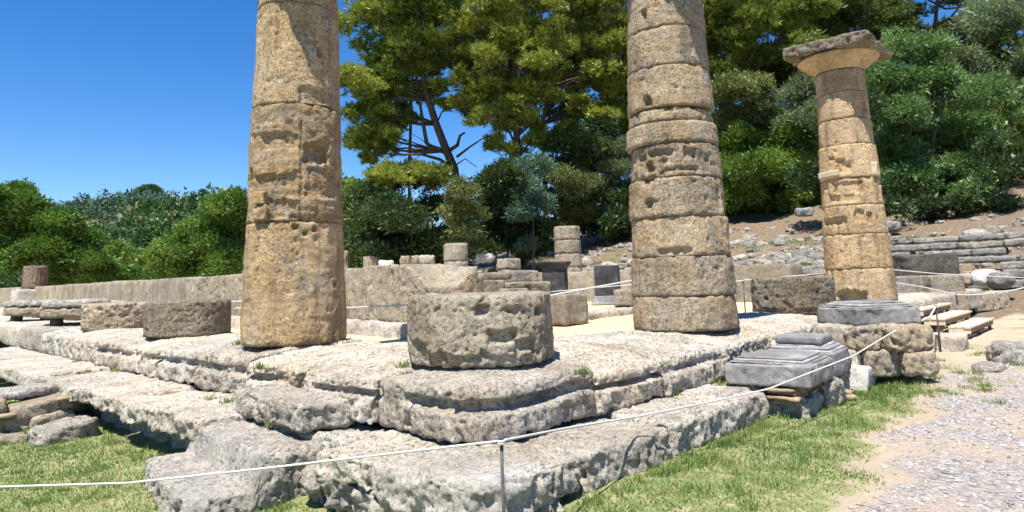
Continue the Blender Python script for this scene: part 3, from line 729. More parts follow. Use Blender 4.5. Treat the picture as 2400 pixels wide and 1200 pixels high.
# ------------------------------------------------------------------ right: pier, moulded bases, stairs
pier = thing('stone_pier', 'two-course rough stone pier carrying a grey base before the right column', 'pier', (7.0, -.9, -.72))
def pblk(px0, py0, px1, py1, d, depth, mat='drum', z0=None, z1=None, **kw):
    a, b_ = at(px0, py1, d=d), at(px1, py0, d=d); c = (a+b_)/2
    w_ = (px1-px0)/FPX*d/2; h_ = (py1-py0)/FPX*d/2
    c = c+np.array([CF[0], CF[1], 0])*depth/2
    return c, (w_, depth/2, h_)
AX = math.atan2(CR[1], CR[0])
def pstone(name, mat, px0, py0, px1, py1, d, depth, parent, turn=0.0, **kw):
    c, h_ = pblk(px0, py0, px1, py1, d, depth)
    return stone(name, M[mat], c, h_, parent=parent, ang=AX+turn, **kw)
TU = .17
pstone('pier_block', 'drum', 2018, 822, 2108, 884, 7.75, .8, pier, TU, res=.025, rnd=.04, amp=.018, pit=.01)
pstone('pier_block', 'drum', 2106, 826, 2194, 882, 7.70, .8, pier, TU, res=.025, rnd=.04, amp=.018, pit=.01)
pstone('pier_block', 'drum', 1994, 766, 2070, 824, 7.8, .8, pier, TU, res=.022, rnd=.06, amp=.028, pit=.02)
pstone('pier_block', 'drum', 2068, 764, 2192, 826, 7.75, .8, pier, TU, res=.022, rnd=.07, amp=.03, pit=.02)
pstone('pier_block', 'plat', 1950, 765, 1996, 822, 8.0, .5, pier, TU, res=.03, rnd=.03, amp=.02)
pstone('pier_block', 'plat', 1950, 822, 2018, 868, 7.8, .5, pier, TU, res=.03, rnd=.03, amp=.02)
def moulded(name, label, c, hx, hy, hz, ang, mat='grey', steps=3, shrink=.80, top_h=.10, parent=None, cat='column base'):
    root = thing(name, label, cat, (c[0], c[1], c[2]))
    stone('plinth', M[mat], np.array(c)+[0, 0, hz], (hx, hy, hz), .02, .012, .011, root, ang=ang, pit=.006)
    z = 2*hz
    for k in range(steps):
        s = 1-(1-shrink)*(k+1)/steps; hh = top_h/steps/2*(.8 if k % 2 == 0 else 1.2)
        def sh(P, s_=1-(1-shrink)/steps*.55):
            f = 1-(1-s_)*(P[:, 2]/max(1e-6, np.abs(P[:, 2]).max())*.5+.5); P[:, 0] *= f; P[:, 1] *= f; return P
        stone('moulding', M[mat], np.array(c)+[0, 0, z+hh+.001], (hx*s, hy*s, hh), .022, .008, .007, root, ang=ang, shape=sh)
        z += 2*hh+.001
    return root
cbase = at(2076, 762, d=7.95)+np.array([CF[0], CF[1], 0])*.42
moulded('moulded_base', 'weathered grey moulded base lying on the stone pier', (cbase[0], cbase[1], cbase[2]+.0), .43, .40, .10, AX+TU, shrink=.72, top_h=.07)
c1 = at(1800, 893, z=-.42)
b1 = moulded('moulded_base', 'grey marble base with stepped moulding, nearer of the two on the bricks', (3.42, -.72, -.42), .43, .40, .10, .10, shrink=.78, top_h=.06)
b2 = moulded('moulded_base', 'taller grey marble base standing behind the nearer one', (4.22, -.70, -.42), .37, .36, .115, .10, shrink=.70, top_h=.07)
stone('upper_block', M['grey'], (4.20, -.68, -.42+.23+.07+.04), (.235, .235, .042), .025, .012, .006, b2, ang=.10)
bp = thing('brick_pile', 'rough stones and layered thin bricks under the grey marble bases', 'masonry pile', (3.6, -.7, -.75))
stone('rough_stone', M['loose'], (3.35, -.82, -.64), (.30, .26, .12), .02, .06, .04, bp, ang=.2, pit=.02)
stone('rough_stone', M['loose'], (3.95, -.86, -.60), (.26, .22, .16), .02, .06, .04, bp, ang=-.1, pit=.02)
stone('rough_stone', M['loose'], (4.42, -.72, -.60), (.28, .26, .18), .025, .06, .04, bp, ang=.1, pit=.02)
stone('rough_stone', M['loose'], (3.75, -.45, -.60), (.75, .20, .17), .03, .05, .03, bp)
for lay in range(3):
    for k in range(9):
        stone('brick', M['brick'], (3.03+.155*k+.07*(lay % 2), -.86+rnd.uniform(-.03, .02), -.510+.033*lay), (.066, .13, .0135), .03, .005, .006, bp, ang=rnd.uniform(-.08, .08))
stone('brick', M['brick'], (3.06, -1.0, -.515), (.10, .05, .016), .03, .008, .006, bp, ang=.1)
stone('brick', M['brick'], (4.25, -1.08, -.66), (.08, .05, .02), .03, .008, .006, bp, ang=.5)
stone('brick', M['brick'], (4.30, -1.05, -.62), (.07, .05, .018), .03, .008, .006, bp, ang=.2, tilt=(.2, 0))
def wf(P): P[:, 2] -= .10*sstep(-.1, .3, P[:, 0]); return P
tag(stone('marble_fragment', M['white'], (5.25, -.80, -.60), (.38, .22, .15), .025, .02, .012, ang=.15, tilt=(.1, .1), shape=wf), 'pale moulded marble fragment leaning between bricks and pier', 'stone fragment')
tag(stone('stone_block', M['plat'], (5.1, -.30, -.45), (.42, .22, .28), .03, .04, .025), 'upright cream block wedged behind the leaning marble fragment', 'stone block')
tag(stone('stone_block', M['plat'], (9.5, -.9, -.60), (.35, .3, .16), .04, .05, .03), 'low grey stone at the right foot of the pier', 'stone block')
tag(stone('boulder', M['loose'], (8.3, -2.02, -.62), (.30, .34, .19), .03, .16, .04, pit=.01), 'rounded grey boulder on the path at the right edge', 'boulder')
tag(stone('boulder', M['loose'], (7.35, -1.80, -.69), (.24, .17, .07), .03, .06, .03), 'flat pale stone in the grass before the rounded grey boulder', 'boulder')

st = thing('wooden_stairs', 'pale wooden plank steps leading up to the temple by the right column', 'stairs', (12.3, -.4, -.67))
treads = [(-.45, 11.15, 13.7, -1.02, -.66), (-.30, 11.05, 13.6, -.66, -.30), (-.15, 11.25, 13.8, -.28, .10), (.0, 11.6, 14.2, .12, .85)]
for k, (tz, x0, x1, y0, y1) in enumerate(treads):
    nb = 4 if k == 3 else 3; wdt = (y1-y0)/nb
    for q in range(nb):
        V, F = box_mesh(((x0+x1)/2, y0+wdt*(q+.5), tz-.018), ((x1-x0)/2+rnd.uniform(-.01, .01), wdt/2-.006, .018)); obj('plank', V, F, M['wood'], st, smooth=False)
    V, F = box_mesh((x0+.03, (y0+y1)/2, tz-.085), (.02, (y1-y0)/2-.01, .045)); obj('side_board', V, F, M['wood'], st, smooth=False)
    V, F = box_mesh(((x0+x1)/2, y0+.05, tz-.085), ((x1-x0)/2-.06, .018, .04)); obj('front_rail', V, F, M['woodframe'], st, smooth=False)
    for xx in (x0+.08, (x0+x1)/2, x1-.08):
        V, F = box_mesh((xx, y0+.10, (tz-.13-.72)/2), (.03, .03, max(.03, (tz-.13+.72)/2))); obj('leg', V, F, M['woodframe'], st, smooth=False)

# ------------------------------------------------------------------ terraces on the north-east
def course(root, mat, x, y0, y1, z0, z1, seed, res=.09, dep=.35, lo=.6, hi=1.7, jag=.09):
    r = random.Random(seed); y = y0
    while y < y1-.2:
        L = min(r.uniform(lo, hi), y1-y)
        if y1-(y+L) < .35: L = y1-y
        if r.random() < .93:
            zt = z1+r.uniform(-.05, .015)
            stone('wall_block', M[mat], (x+dep/2+r.uniform(-jag, jag), y+L/2, (z0+zt)/2), (dep/2, L/2-r.uniform(.01, .035), (zt-z0)/2-.004), res*.8, .014, .03, root, pit=.02, ang=r.uniform(-.03, .03))
        y += L
ter = thing('stepped_terrace', 'long grey stone steps rising behind the wooden stairs', 'terrace', (22.5, 1, 0))
zb = [-.10, .20, .46, .70, .93, 1.17, 1.42, 1.66]
for k in range(7):
    course(ter, 'terr', 21.4+.30*k, -5.5, 4.4-.2*k, zb[k], zb[k+1], 50+k, dep=.8)
ret = thing('retaining_wall', 'low weathered wall of two courses between the middle and right columns', 'wall', (20, 6, -.1))
course(ret, 'terr', 19.4, 3.2, 10.5, -.2, .10, 71, dep=.5); course(ret, 'terr', 19.9, 3.0, 10.5, .10, .46, 72, dep=.5); course(ret, 'terr', 20.2, 3.2, 10.5, .46, .82, 73, dep=.5)
for nm, mt, r_, d, dp, lab in (('stone_block', 'dark', (2132, 595, 2250, 660), 17.0, .8, 'blackened square block standing behind the wooden stairs'),
                          ('stone_block', 'terr', (2094, 648, 2180, 700), 16.6, .8, 'grey block below the blackened block, left one'),
                          ('stone_block', 'wall', (2176, 645, 2262, 705), 16.4, .8, 'tan grey block below the blackened block, right one'),
                          ('stone_block', 'drum', (2200, 686, 2272, 730), 15.6, .7, 'squat block behind the lower wooden steps'),
                          ('stone_block', 'drum', (2276, 684, 2370, 712), 17.5, .6, 'low long block right of the wooden steps')):
    c, h_ = pblk(*r_, d, dp); zg = float(terrain(np.array([[c[0]]]), np.array([[c[1]]]))[0, 0])
    if lab.startswith(('grey block', 'tan grey', 'squat', 'low')):
        lo = c[2]-h_[2]; dz = max(0, lo-zg+.03); c = c-[0, 0, dz/2]; h_ = (h_[0], h_[1], h_[2]+dz/2)
    tag(stone(nm, M[mt], c, h_, .05, .03, .02, ang=AX+.12, pit=.012), lab, 'stone block')
for r_, d, mt, lab in (((2262, 640, 2292, 664), 19.0, 'drum', 'small dark boulder beside the white boulder'), ((2300, 632, 2346, 664), 18.5, 'white', 'white rounded boulder below the terrace steps'), ((2337, 638, 2386, 667), 18, 'terr', 'grey rounded boulder right of the white boulder')):
    c, h_ = pblk(*r_, d, .5); tag(stone('boulder', M[mt], c-[0, 0, .04], (h_[0], h_[1], h_[2]+.04), .05, .16, .03, ang=AX), lab, 'boulder')

# ------------------------------------------------------------------ loose blocks in the foreground left
def notch(P):
    P[:, 2] -= .22*sstep(-.06, -.13, P[:, 0]+.10*P[:, 1]+.03*perlin(P/.2))*sstep(-.16, .1, P[:, 2]); return P
tag(stone('fallen_block', M['loose'], (-.88, 1.95, -.77), (.50, .68, .25), .014, .06, .03, ang=-.12, tilt=(.03, .02), shape=notch, pit=.014, maxn=110), 'large grey notched block lying before the step', 'stone block')
tag(stone('fallen_block', M['loose'], (-.33, 2.02, -.375), (.25, .66, .105), .014, .045, .022, ang=-.06, pit=.014, maxn=120), 'long flat grey block lying on the lower step', 'stone block')
tag(stone('fallen_block', M['loose'], (-1.55, 2.25, -1.0), (.28, .36, .06), .025, .05, .03, ang=.3, pit=.01), 'flat pale stone sunk in the grass at the bottom edge', 'stone block')
tag(stone('fallen_block', M['loose'], (-1.23, 5.35, -.88), (.30, .22, .13), .03, .08, .035, ang=.1, tilt=(0, -.12), pit=.02), 'hollowed pale stone on the grass before the rubble wall', 'stone block')
tag(stone('fallen_block', M['drum'], (-1.75, 5.75, -.95), (.25, .2, .09), .04, .06, .03), 'small brown stone at the left edge below the rubble wall', 'stone block')
rw = thing('rubble_wall', 'low dry wall of flat stones and tiles butting against the step', 'wall', (-1.5, 6.5, -1))
for (x_, y_, z_, hx, hy, hz, tl, mt) in ((-1.78, 6.55, -.86, .42, .25, .13, .05, 'drum'), (-1.12, 6.45, -.87, .22, .22, .10, -.1, 'drum'), (-1.95, 6.7, -.66, .40, .28, .085, -.06, 'drum'), (-1.18, 6.55, -.71, .34, .26, .10, -.12, 'drum'), (-1.45, 6.9, -.56, .60, .25, .06, -.05, 'loose'),
                              (-.85, 6.35, -.90, .16, .16, .08, 0, 'dark'), (-2.35, 6.7, -.82, .3, .3, .2, 0, 'drum'), (-1.0, 6.9, -.55, .4, .2, .05, 0, 'loose'), (-2.5, 6.9, -.55, .5, .3, .07, 0, 'loose'), (-1.55, 6.42, -.98, .5, .2, .05, 0, 'loose')):
    stone('flat_stone', M[mt], (x_, y_, z_), (hx, hy, hz), .035, .04, .022, rw, tilt=(0, tl), pit=.01)
for (x_, y_, z_, a) in ((-1.62, 6.28, -.73, .05), (-1.85, 6.3, -.76, 0), (-.98, 6.24, -.93, .3), (-.78, 6.2, -.66, -.3), (-1.0, 6.3, -.62, .2)):
    stone('roof_tile', M['brick'], (x_, y_, z_), (.11, .08, .018), .04, .006, .004, rw, ang=a)
for k, (x_, y_, w_) in enumerate(((-.9, 3.6, .22), (-1.05, 3.05, .25))):
    tag(stone('paving_stone', M['plat'], (x_-.05, y_, -1.0), (w_, .3, .035), .04, .02, .012), ('flat cream stone in the grass close to the foundation', 'flat cream stone in the grass beside the notched block')[k], 'paving stone')

# ------------------------------------------------------------------ hillside rubble
rng = np.random.default_rng(11)
shapes = []
for k in range(8):
    P, F = stone_mesh((0, 0, 0), (1, rng.uniform(.6, .9), rng.uniform(.4, .65)), .34, .28, .10)
    shapes.append(mesh_of(P, F, M['rub'] if k % 4 else M['terr'], k % 2 == 0))
spots = []
def tz(x, y): return float(terrain(np.array([[x]]), np.array([[y]]))[0, 0])
tries = 0
while len(spots) < 2200 and tries < 120000:
    tries += 1
    x_ = rng.uniform(20.4, 36); y_ = rng.uniform(-7, 34)
    dens = .18+.95*sstep(-.05, .3, perlin(np.array([[x_/2.6, y_/4.2, 3.3]]))[0])
    band = .5+.5*math.cos((x_-20.5)*1.9)
    dens *= (.4+.6*band)*sstep(38, 28, x_)
    if y_ < 5 and x_ < 25: dens *= .15
    if rng.uniform() > dens: continue
    s = float(np.clip(rng.lognormal(-2.15, .55), .05, .45)); spots.append((x_, y_, s))
for k in range(1500):
    if k < 900: x_, y_ = rng.uniform(21.6, 33), rng.uniform(5, 18)
    else: x_, y_ = rng.uniform(20.3, 27), rng.uniform(14, 31)
    if rng.uniform() > .25+.75*sstep(-.2, .25, perlin(np.array([[x_/1.5, y_/3.5, 8.3]]))[0]): continue
    spots.append((x_, y_, float(np.clip(rng.lognormal(-1.95, .5), .07, .38))))
spots.sort(key=lambda q: -q[2]/math.hypot(q[0]-CAM[0], q[1]-CAM[1]))
zsp = terrain(np.array([[q[0] for q in spots]]), np.array([[q[1] for q in spots]]))[0]
for k in range(240):
    x_, y_, s = spots[k]; z_ = float(zsp[k])
    o = bpy.data.objects.new('rubble_stone', shapes[k % 8]); COL.objects.link(o)
    o.location = (x_, y_, z_+s*.10); o.scale = (s, s, s*.9); o.rotation_euler = (rng.uniform(-.25, .25), rng.uniform(-.25, .25), rng.uniform(0, 6.28))
    tag(o, 'pale loose rubble stone lying on the brown slope behind the temple', 'rubble stone', 'loose rubble stones on the slope')
parts = []
lowres = []
for _ in range(6):
    P, F = cube_grid(2, 2, 2, bottom=False); P = P/np.maximum(1, np.linalg.norm(P, axis=1)[:, None]/1.25)*np.array([1, .75, .55])+rng.normal(size=P.shape)*.10; lowres.append((P, F))
for k in range(240, len(spots)):
    x_, y_, s = spots[k]; P, F = lowres[k % 6]
    parts.append((rotz(P*s, rng.uniform(0, 6.28))+[x_, y_, zsp[k]+s*.08], F))
V, F = merge(parts); tag(obj('rubble', V, F, M['rub'], smooth=False), 'small pale rubble strewn over the brown slope', 'rubble', kind='stuff')
for px, py, d, w_, mt, lab in ((905, 616, 30, 34, 'white', 'white stone lying on top of the broken wall by the low drum'), (1135, 600, 33, 40, 'rub', 'pale slanted slab on the slope right of the three-drum stump'), (960, 606, 33, 44, 'drum', 'grey stone heap on the slope left of the three-drum stump'), (1000, 604, 33, 40, 'rub', 'pale stone heap beside the three-drum stump'),
                       (1885, 493, 34, 40, 'terr', 'pair of grey rocks at the top of the slope left of the right column'), (2085, 525, 31, 46, 'terr', 'grey rock in shade just right of the right column')):
    c = at(px, py, d=d); s = w_/FPX*d/2
    tag(stone('rock', M[mt], c-[0, 0, s*.2], (s*.5, s, s*.5), .09, s*.3, s*.12, ang=AX+1.57), lab, 'rock')

# ------------------------------------------------------------------ ropes and posts
def rope(label, pts, r=.011, sag=.0, n=14):
    P = []
    for a, b_ in zip(pts[:-1], pts[1:]):
        a, b_ = np.asarray(a, float), np.asarray(b_, float)
        for s in np.linspace(0, 1, n, endpoint=False): P.append(a*(1-s)+b_*s-np.array([0, 0, 4*sag*s*(1-s)]))
    P.append(np.asarray(pts[-1], float)); V, F = tube(P, r, 6)
    return tag(obj('barrier_rope', V, F, M['rope']), label, 'rope', 'white barrier ropes')
def post(label, p, h, r=.008):
    p = np.asarray(p, float); root = thing('barrier_post', label, 'post', p, 'thin iron barrier posts')
    V, F = tube([p-[0, 0, .05], p+[0.002, 0, h*.5], p+[0, 0, h]], r, 8); obj('rod', V, F, M['iron'], root)
    V, F = tube([p+[0, 0, h-.02], p+[0, 0, h+.012]], r*1.7, 8); obj('cap', V, F, M['iron'], root)
    th = np.linspace(0, 2*math.pi*2.2, 30); q = np.stack([p[0]+r*1.9*np.cos(th), p[1]+r*1.9*np.sin(th), p[2]+h-.03+.02*th/14], -1)
    V, F = tube(q, .007, 5); obj('rope_knot', V, F, M['rope'], root)
    return p+np.array([0, 0, h-.015])
pb = at(1190, 1200, d=3.1); pt = at(1175, 1027, d=3.1)
g0 = float(gnear(np.array(pb[0]), np.array(pb[1])))
base = np.array([(pt+(pb-pt)*3)[0], (pt+(pb-pt)*3)[1], g0])
t1 = post('thin grey iron post in the foreground before the platform corner', (pt[0]+.01, pt[1]+.01, g0), pt[2]-g0)
rope('white rope sweeping from the foreground post to the left edge', [t1, at(600, 1100, d=3.4), at(300, 1132, d=3.6), at(0, 1141, d=3.8), at(-250, 1148, d=4.0)], .006)
p2 = at(2193, 716, d=10.6); t2 = post('rusty thin post at the foot of the wooden stairs', (p2[0], p2[1], -.68), p2[2]+.68, .012)
rope('white rope rising from the foreground post past the grey bases to the pier', [t1, at(1330, 1003, d=3.95), at(1490, 977, d=4.72), at(1640, 947, d=5.1), at(1800, 912, d=5.45), at(2000, 834, d=6.6), at(2105, 771, d=7.5)], .0068)
rope('slack white rope end hanging from the stairs post beside the pier base', [t2, at(2180, 742, d=9.8), at(2160, 752, d=8.8)], .013)
p3 = at(2241, 688, d=13.6); t3 = post('thin post at the back of the wooden stairs', (p3[0], p3[1], -.1), p3[2]+.1, .013)
rope('white rope from the stairs back post curving to the right edge', [t3, at(2330, 685, d=14.2), at(2420, 668, d=14.6)], .013, .03)
rope('white rope from the right column to the stairs back post', [at(2092, 662, d=13.2), at(2160, 672, d=13.4), t3], .011)
rope('upper white rope right of the right column across the blackened block', [at(2092, 632, d=14.2), at(2200, 642, d=15), at(2420, 652, d=15.8)], .012)
p4 = at(1741, 655, d=12.2); t4 = post('thin post just right of the middle column', (p4[0], p4[1], -.2), p4[2]+.2, .012)
rope('white rope from the post beside the middle column to the right column', [t4, at(1940, 640, d=13.8)], .011)
rope('lower white rope behind the dark drum by the middle column', [at(1715, 662, d=12.0), t4], .011)
p5 = at(541, 704, d=12.4); t5 = post('thin post between the ridged drum and the thick column', (p5[0], p5[1], -.27), p5[2]+.27, .012)
rope('white rope from that post into the thick column', [at(525, 710, d=12.6), t5, at(575, 707, d=12.2)], .011)
rope('second white rope below the first by the thick column', [at(525, 722, d=12.6), at(575, 722, d=12.2)], .011)
rope('white rope along the broken wall behind the corner drum', [at(800, 722, d=11.3), at(950, 715, d=9.8), at(1000, 713, d=9.6)], .012)
p6 = at(1007, 686, d=9.3); t6 = post('thin post behind the left side of the corner drum', (p6[0], p6[1], -.27), p6[2]+.27, .011)
rope('white rope from the post behind the corner drum to the middle column', [t6, at(1040, 692, d=9.4), at(1290, 692, d=9.6), at(1490, 656, d=9.6)], .012)
rope('thin far rope crossing before the black supports', [at(1110, 686, d=13.5), at(1290, 684, d=13.8), at(1490, 666, d=14)], .010)

# ------------------------------------------------------------------ trees
def puffs(blobs, d, r, sub, flat, jit=1.0, dup=1, subk=1.7):
    out = []
    bl = list(blobs)+[(b[0]+r.normal()*b[2]*.55, b[1]+r.normal()*b[2]*.45, b[2]*r.uniform(.7, 1.0)) for b in blobs for _ in range(dup)]
    for (px, py, rp) in bl:
        c0 = at(px, py, d=d); R = rp/FPX*d
        c0 = c0+CF*r.normal()*R*1.1*jit
        R *= 1.22
        for k in range(int(sub*subk)):
            v = r.normal(size=3); v /= np.linalg.norm(v)
            v[2] = abs(v[2])*.9-.35 if r.uniform() < .75 else v[2]
            rr = R*r.uniform(.16, .52)
            out.append((c0+v*R*np.array([.72, .72, .62])*r.uniform(.7, 1.05), rr*np.array([1.12, 1.12, flat])))
    return out
def needle_tufts(pf, r, size, dens, k=6):
    P, A = [], []
    for c, rad in pf:
        n = max(8, int(dens*4*math.pi*rad[0]*rad[2]/(size*size*.9)))
        v = r.normal(size=(n, 3)); v /= np.linalg.norm(v, axis=1)[:, None]; v[:, 2] = np.where((v[:, 2] < -.2) & (r.uniform(size=n) < .5), -v[:, 2], v[:, 2])
        P.append(c+v*rad*(.55+.5*r.uniform(size=(n, 1))**.7)); a = v*np.array([1, 1, .6])+r.normal(size=(n, 3))*.35+np.array([0, 0, .55]); A.append(a/np.linalg.norm(a, axis=1)[:, None])
    P = np.repeat(np.concatenate(P), k, 0); A = np.repeat(np.concatenate(A), k, 0)
    A = A+r.normal(size=A.shape)*.55; A /= np.linalg.norm(A, axis=1)[:, None]
    S = size*r.uniform(.55, 1.25, size=(len(P), 1)); B = np.cross(A, r.normal(size=A.shape)); B /= np.linalg.norm(B, axis=1)[:, None]+1e-9
    P = P+r.normal(size=P.shape)*size*.12
    V = np.stack([P-B*S*.12, P+B*S*.12, P+A*S], 1).reshape(-1, 3)
    return V, np.arange(len(V)).reshape(-1, 3)
def leaf_tris(pf, r, size, dens, aspect, upb=.4):
    P, A, S = [], [], []
    for c, rad in pf:
        n = max(12, int(dens*4*math.pi*rad[0]*rad[2]/(size*size*aspect)))
        v = r.normal(size=(n, 3)); v /= np.linalg.norm(v, axis=1)[:, None]
        q = .5+.55*r.uniform(size=(n, 1))**.7; q = np.where(r.uniform(size=(n, 1)) < .13, r.uniform(1.0, 1.4, size=(n, 1)), q)
        P.append(c+v*rad*q); a = v+r.normal(size=(n, 3))*.65+np.array([0, 0, upb]); A.append(a/np.linalg.norm(a, axis=1)[:, None])
        S.append(size*np.clip(r.lognormal(-.08, .38, size=(n, 1)), .4, 2.0))
    P, A, S = np.concatenate(P), np.concatenate(A), np.concatenate(S)
    B = np.cross(A, r.normal(size=A.shape)); B /= np.linalg.norm(B, axis=1)[:, None]+1e-9
    V = np.stack([P-B*S*aspect*.5, P+B*S*aspect*.5, P+A*S], 1).reshape(-1, 3)
    return V, np.arange(len(V)).reshape(-1, 3)
TSEED = [100]
def curve(a, b_, r, bend=.15, n=6):
    a, b_ = np.asarray(a, float), np.asarray(b_, float); L = np.linalg.norm(b_-a)
    off = r.normal(size=3)*L*bend; t = np.linspace(0, 1, n)[:, None]
    return a*(1-t)+b_*t+off*(4*t*(1-t))*.5+r.normal(size=(n, 3))*L*.012*np.array([0]+[1]*(n-2)+[0])[:, None]
def hit(px, py):
    rr = ray(px, py); ts = np.linspace(12, 110, 1400); Q = CAM+rr*ts[:, None]
    zt = terrain(Q[None, :, 0], Q[None, :, 1])[0]; k = np.argmax(Q[:, 2] < zt)
    return float(ts[k]) if (Q[:, 2] < zt).any() else None
def tree(name, label, cat, blobs, d, leafmat, trunk, group, size=.15, dens=1.5, aspect=.35, sub=9, flat=.6, tr=.25, upb=.4, limbs=True, extra=(), jit=1.0, bark='bark'):
    TSEED[0] += 1; r = np.random.default_rng(TSEED[0])
    if cat == 'shrub' or name.startswith('olive'):
        h_ = hit(*trunk[0])
        if h_ and trunk[0][0] > 1300: d = min(max(h_, 30), 44)
        q = max(b[1]+b[2]*.4 for b in blobs); xs_ = [b[0] for b in blobs]
        blobs = list(blobs)+[(x_, trunk[0][1]-20, 26) for x_ in np.arange(min(xs_), max(xs_)+1, 34)]
    soft = not name.startswith('pine')
    if soft: size *= 1.22; dens *= .85
    pf = puffs(blobs, d, r, sub, flat, jit, 0 if soft else 2, 1.6 if soft else 1.5)
    T = [np.asarray(at(px, py, d=d)) for px, py in trunk]
    gz = tz(T[0][0], T[0][1]); base = np.array([T[0][0], T[0][1], min(gz, T[0][2])-.1])
    T = [base]+T
    root = thing(name, label, cat, base, group)
    V, F = leaf_tris(pf, r, size, dens, aspect, upb) if soft else needle_tufts(pf, r, size*1.7, dens*.68); obj('crown', V, F, M[leafmat], root, smooth=False)
    rad = np.linspace(tr, tr*.35, len(T)); parts = [tube(T, rad, 8)]
    if limbs and not soft:
        for (px, py, rp) in blobs:
            e = at(px, py, d=d)+CF*r.normal()*.5
            low = [q for q in T if q[2] < e[2]+.3] or [T[0]]
            s = min(low, key=lambda q: np.linalg.norm(q-e)+.6*max(0, 1.0-(e[2]-q[2])))
            cv = curve(s, e, r); L = np.linalg.norm(e-s); parts.append(tube(cv, np.linspace(min(tr*.4, .03+.022*L), .018, len(cv)), 5))
            for _ in range(3):
                e2 = e+r.normal(size=3)*rp/FPX*d*.7; s2 = cv[r.integers(2, 5)]
                parts.append(tube(curve(s2, e2, r, .2, 5), np.linspace(.035, .01, 5), 4))
    for path, w_ in extra:
        q = [at(px, py, d=d) for px, py in path]; parts.append(tube(q, np.linspace(w_, w_*.35, len(q)), 7))
    V, F = merge(parts); obj('trunk', V, F, M[bark], root)
    return root
TG = 'trees on the slope behind the temple'
tree('pine_tree', 'tall dark pine with forked black trunk and sky behind, right of the thick column', 'tree',
     [(868, 38, 38), (925, 28, 46), (990, 20, 48), (1050, 40, 42), (890, -40, 60), (985, -60, 70), (1080, -40, 60), (865, 100, 42), (925, 105, 46), (990, 85, 44), (1050, 95, 38), (850, 185, 42), (905, 185, 44), (955, 145, 38), (890, 232, 38), (826, 205, 26), (940, 215, 34),
      (828, 262, 26), (868, 312, 36), (905, 285, 34), (848, 335, 20), (895, 350, 32), (922, 320, 22), (1000, 150, 32), (1020, 205, 28), (1075, 130, 34), (1050, 240, 18), (870, 372, 16), (960, 275, 16)], 45, 'pine',
     [(1072, 470), (1064, 395), (1046, 352), (1022, 290), (1003, 230), (993, 185), (985, 110), (990, 20)], TG, size=.2, sub=9, dens=1.5, flat=.5, tr=.36,
     extra=[([(1050, 358), (1012, 345), (1000, 335), (992, 290), (984, 240), (970, 200)], .2), ([(1048, 356), (1072, 340), (1078, 318), (1090, 310)], .16), ([(1070, 368), (1100, 345), (1135, 322)], .1), ([(1064, 390), (1090, 372), (1118, 392)], .06), ([(1010, 345), (975, 345), (940, 325)], .08), ([(1030, 345), (990, 360), (970, 375)], .05)])
tree('pine_tree', 'yellow green pine in the middle with sunlit drooping tufts', 'tree',
     [(1098, 190, 30), (1150, 150, 36), (1200, 112, 42), (1180, 60, 42), (1240, 58, 42), (1250, 128, 42), (1128, 232, 34), (1190, 200, 42), (1240, 215, 42), (1150, 275, 30), (1208, 262, 36), (1272, 170, 36), (1290, 100, 36), (1122, 65, 36), (1150, 5, 46), (1230, -30, 50), (1300, 5, 40), (1105, 130, 20), (1180, 300, 22), (1240, 280, 24), (1160, 330, 22), (1250, 330, 24), (1200, 350, 20)], 43, 'pine_y',
     [(1216, 470), (1214, 385), (1210, 300), (1200, 220), (1210, 120), (1215, 20)], TG, size=.19, sub=9, dens=1.4, flat=.62, tr=.30, extra=[([(1200, 385), (1204, 330), (1180, 280)], .12), ([(1212, 320), (1245, 290), (1270, 270)], .09)])
tree('pine_tree', 'dense olive green pine touching the left side of the middle column', 'tree',
     [(1340, 40, 46), (1400, 20, 50), (1330, 112, 42), (1390, 100, 46), (1440, 112, 42), (1350, 188, 36), (1410, 180, 40), (1320, -50, 60), (1420, -60, 66), (1460, 40, 46), (1440, 210, 36), (1360, 250, 26), (1330, 300, 22), (1400, 262, 34), (1450, 290, 40), (1490, 150, 46), (1480, 240, 40), (1300, 230, 24), (1370, 310, 30), (1300, 320, 20)], 47, 'pine_y',
     [(1278, 470), (1276, 380), (1272, 290), (1290, 200), (1340, 120), (1370, 20)], TG, size=.2, sub=9, dens=1.4, flat=.6, tr=.22, extra=[([(1300, 190), (1360, 170), (1420, 150), (1470, 190)], .14), ([(1470, 190), (1440, 150), (1400, 130)], .1)])
tree('pine_tree', 'pine rising between the middle and right columns behind the shrubs', 'tree',
     [(1680, 40, 48), (1740, 58, 46), (1800, 30, 50), (1850, 75, 42), (1700, 118, 42), (1765, 130, 38), (1672, 178, 32), (1890, 28, 48), (1800, -50, 60), (1700, -50, 60), (1850, 130, 36), (1655, 95, 40), (1630, 20, 50), (1600, 100, 50), (1580, 20, 50)], 46, 'pine',
     [(1690, 420), (1690, 320), (1688, 220), (1690, 100), (1700, 10)], TG, size=.22, sub=9, dens=1.3, flat=.6, tr=.25)
tree('pine_tree', 'darker pine behind the capital of the right column', 'tree',
     [(1940, 22, 46), (1990, 0, 46), (1930, -40, 50), (2040, 50, 36), (1900, 110, 40), (1960, 75, 36), (2060, 20, 30)], 50, 'pine_d',
     [(1935, 420), (1935, 250), (1945, 120), (1960, 20)], TG, size=.22, sub=8, dens=1.3, flat=.55, tr=.22)
tree('pine_tree', 'open-branched pine with bare trunk against blue sky at the upper right', 'tree',
     [(2110, 25, 30), (2060, 75, 34), (2240, -30, 44), (2180, -60, 50), (2330, -20, 50), (2290, 15, 26), (2400, 10, 44), (2130, -30, 40)], 54, 'pine_d',
     [(2192, 430), (2190, 200), (2190, 80), (2196, 10), (2200, -60)], TG, size=.22, sub=8, dens=1.2, flat=.5, tr=.26, extra=[([(2192, 60), (2225, 45), (2245, 20), (2260, -20)], .12)])
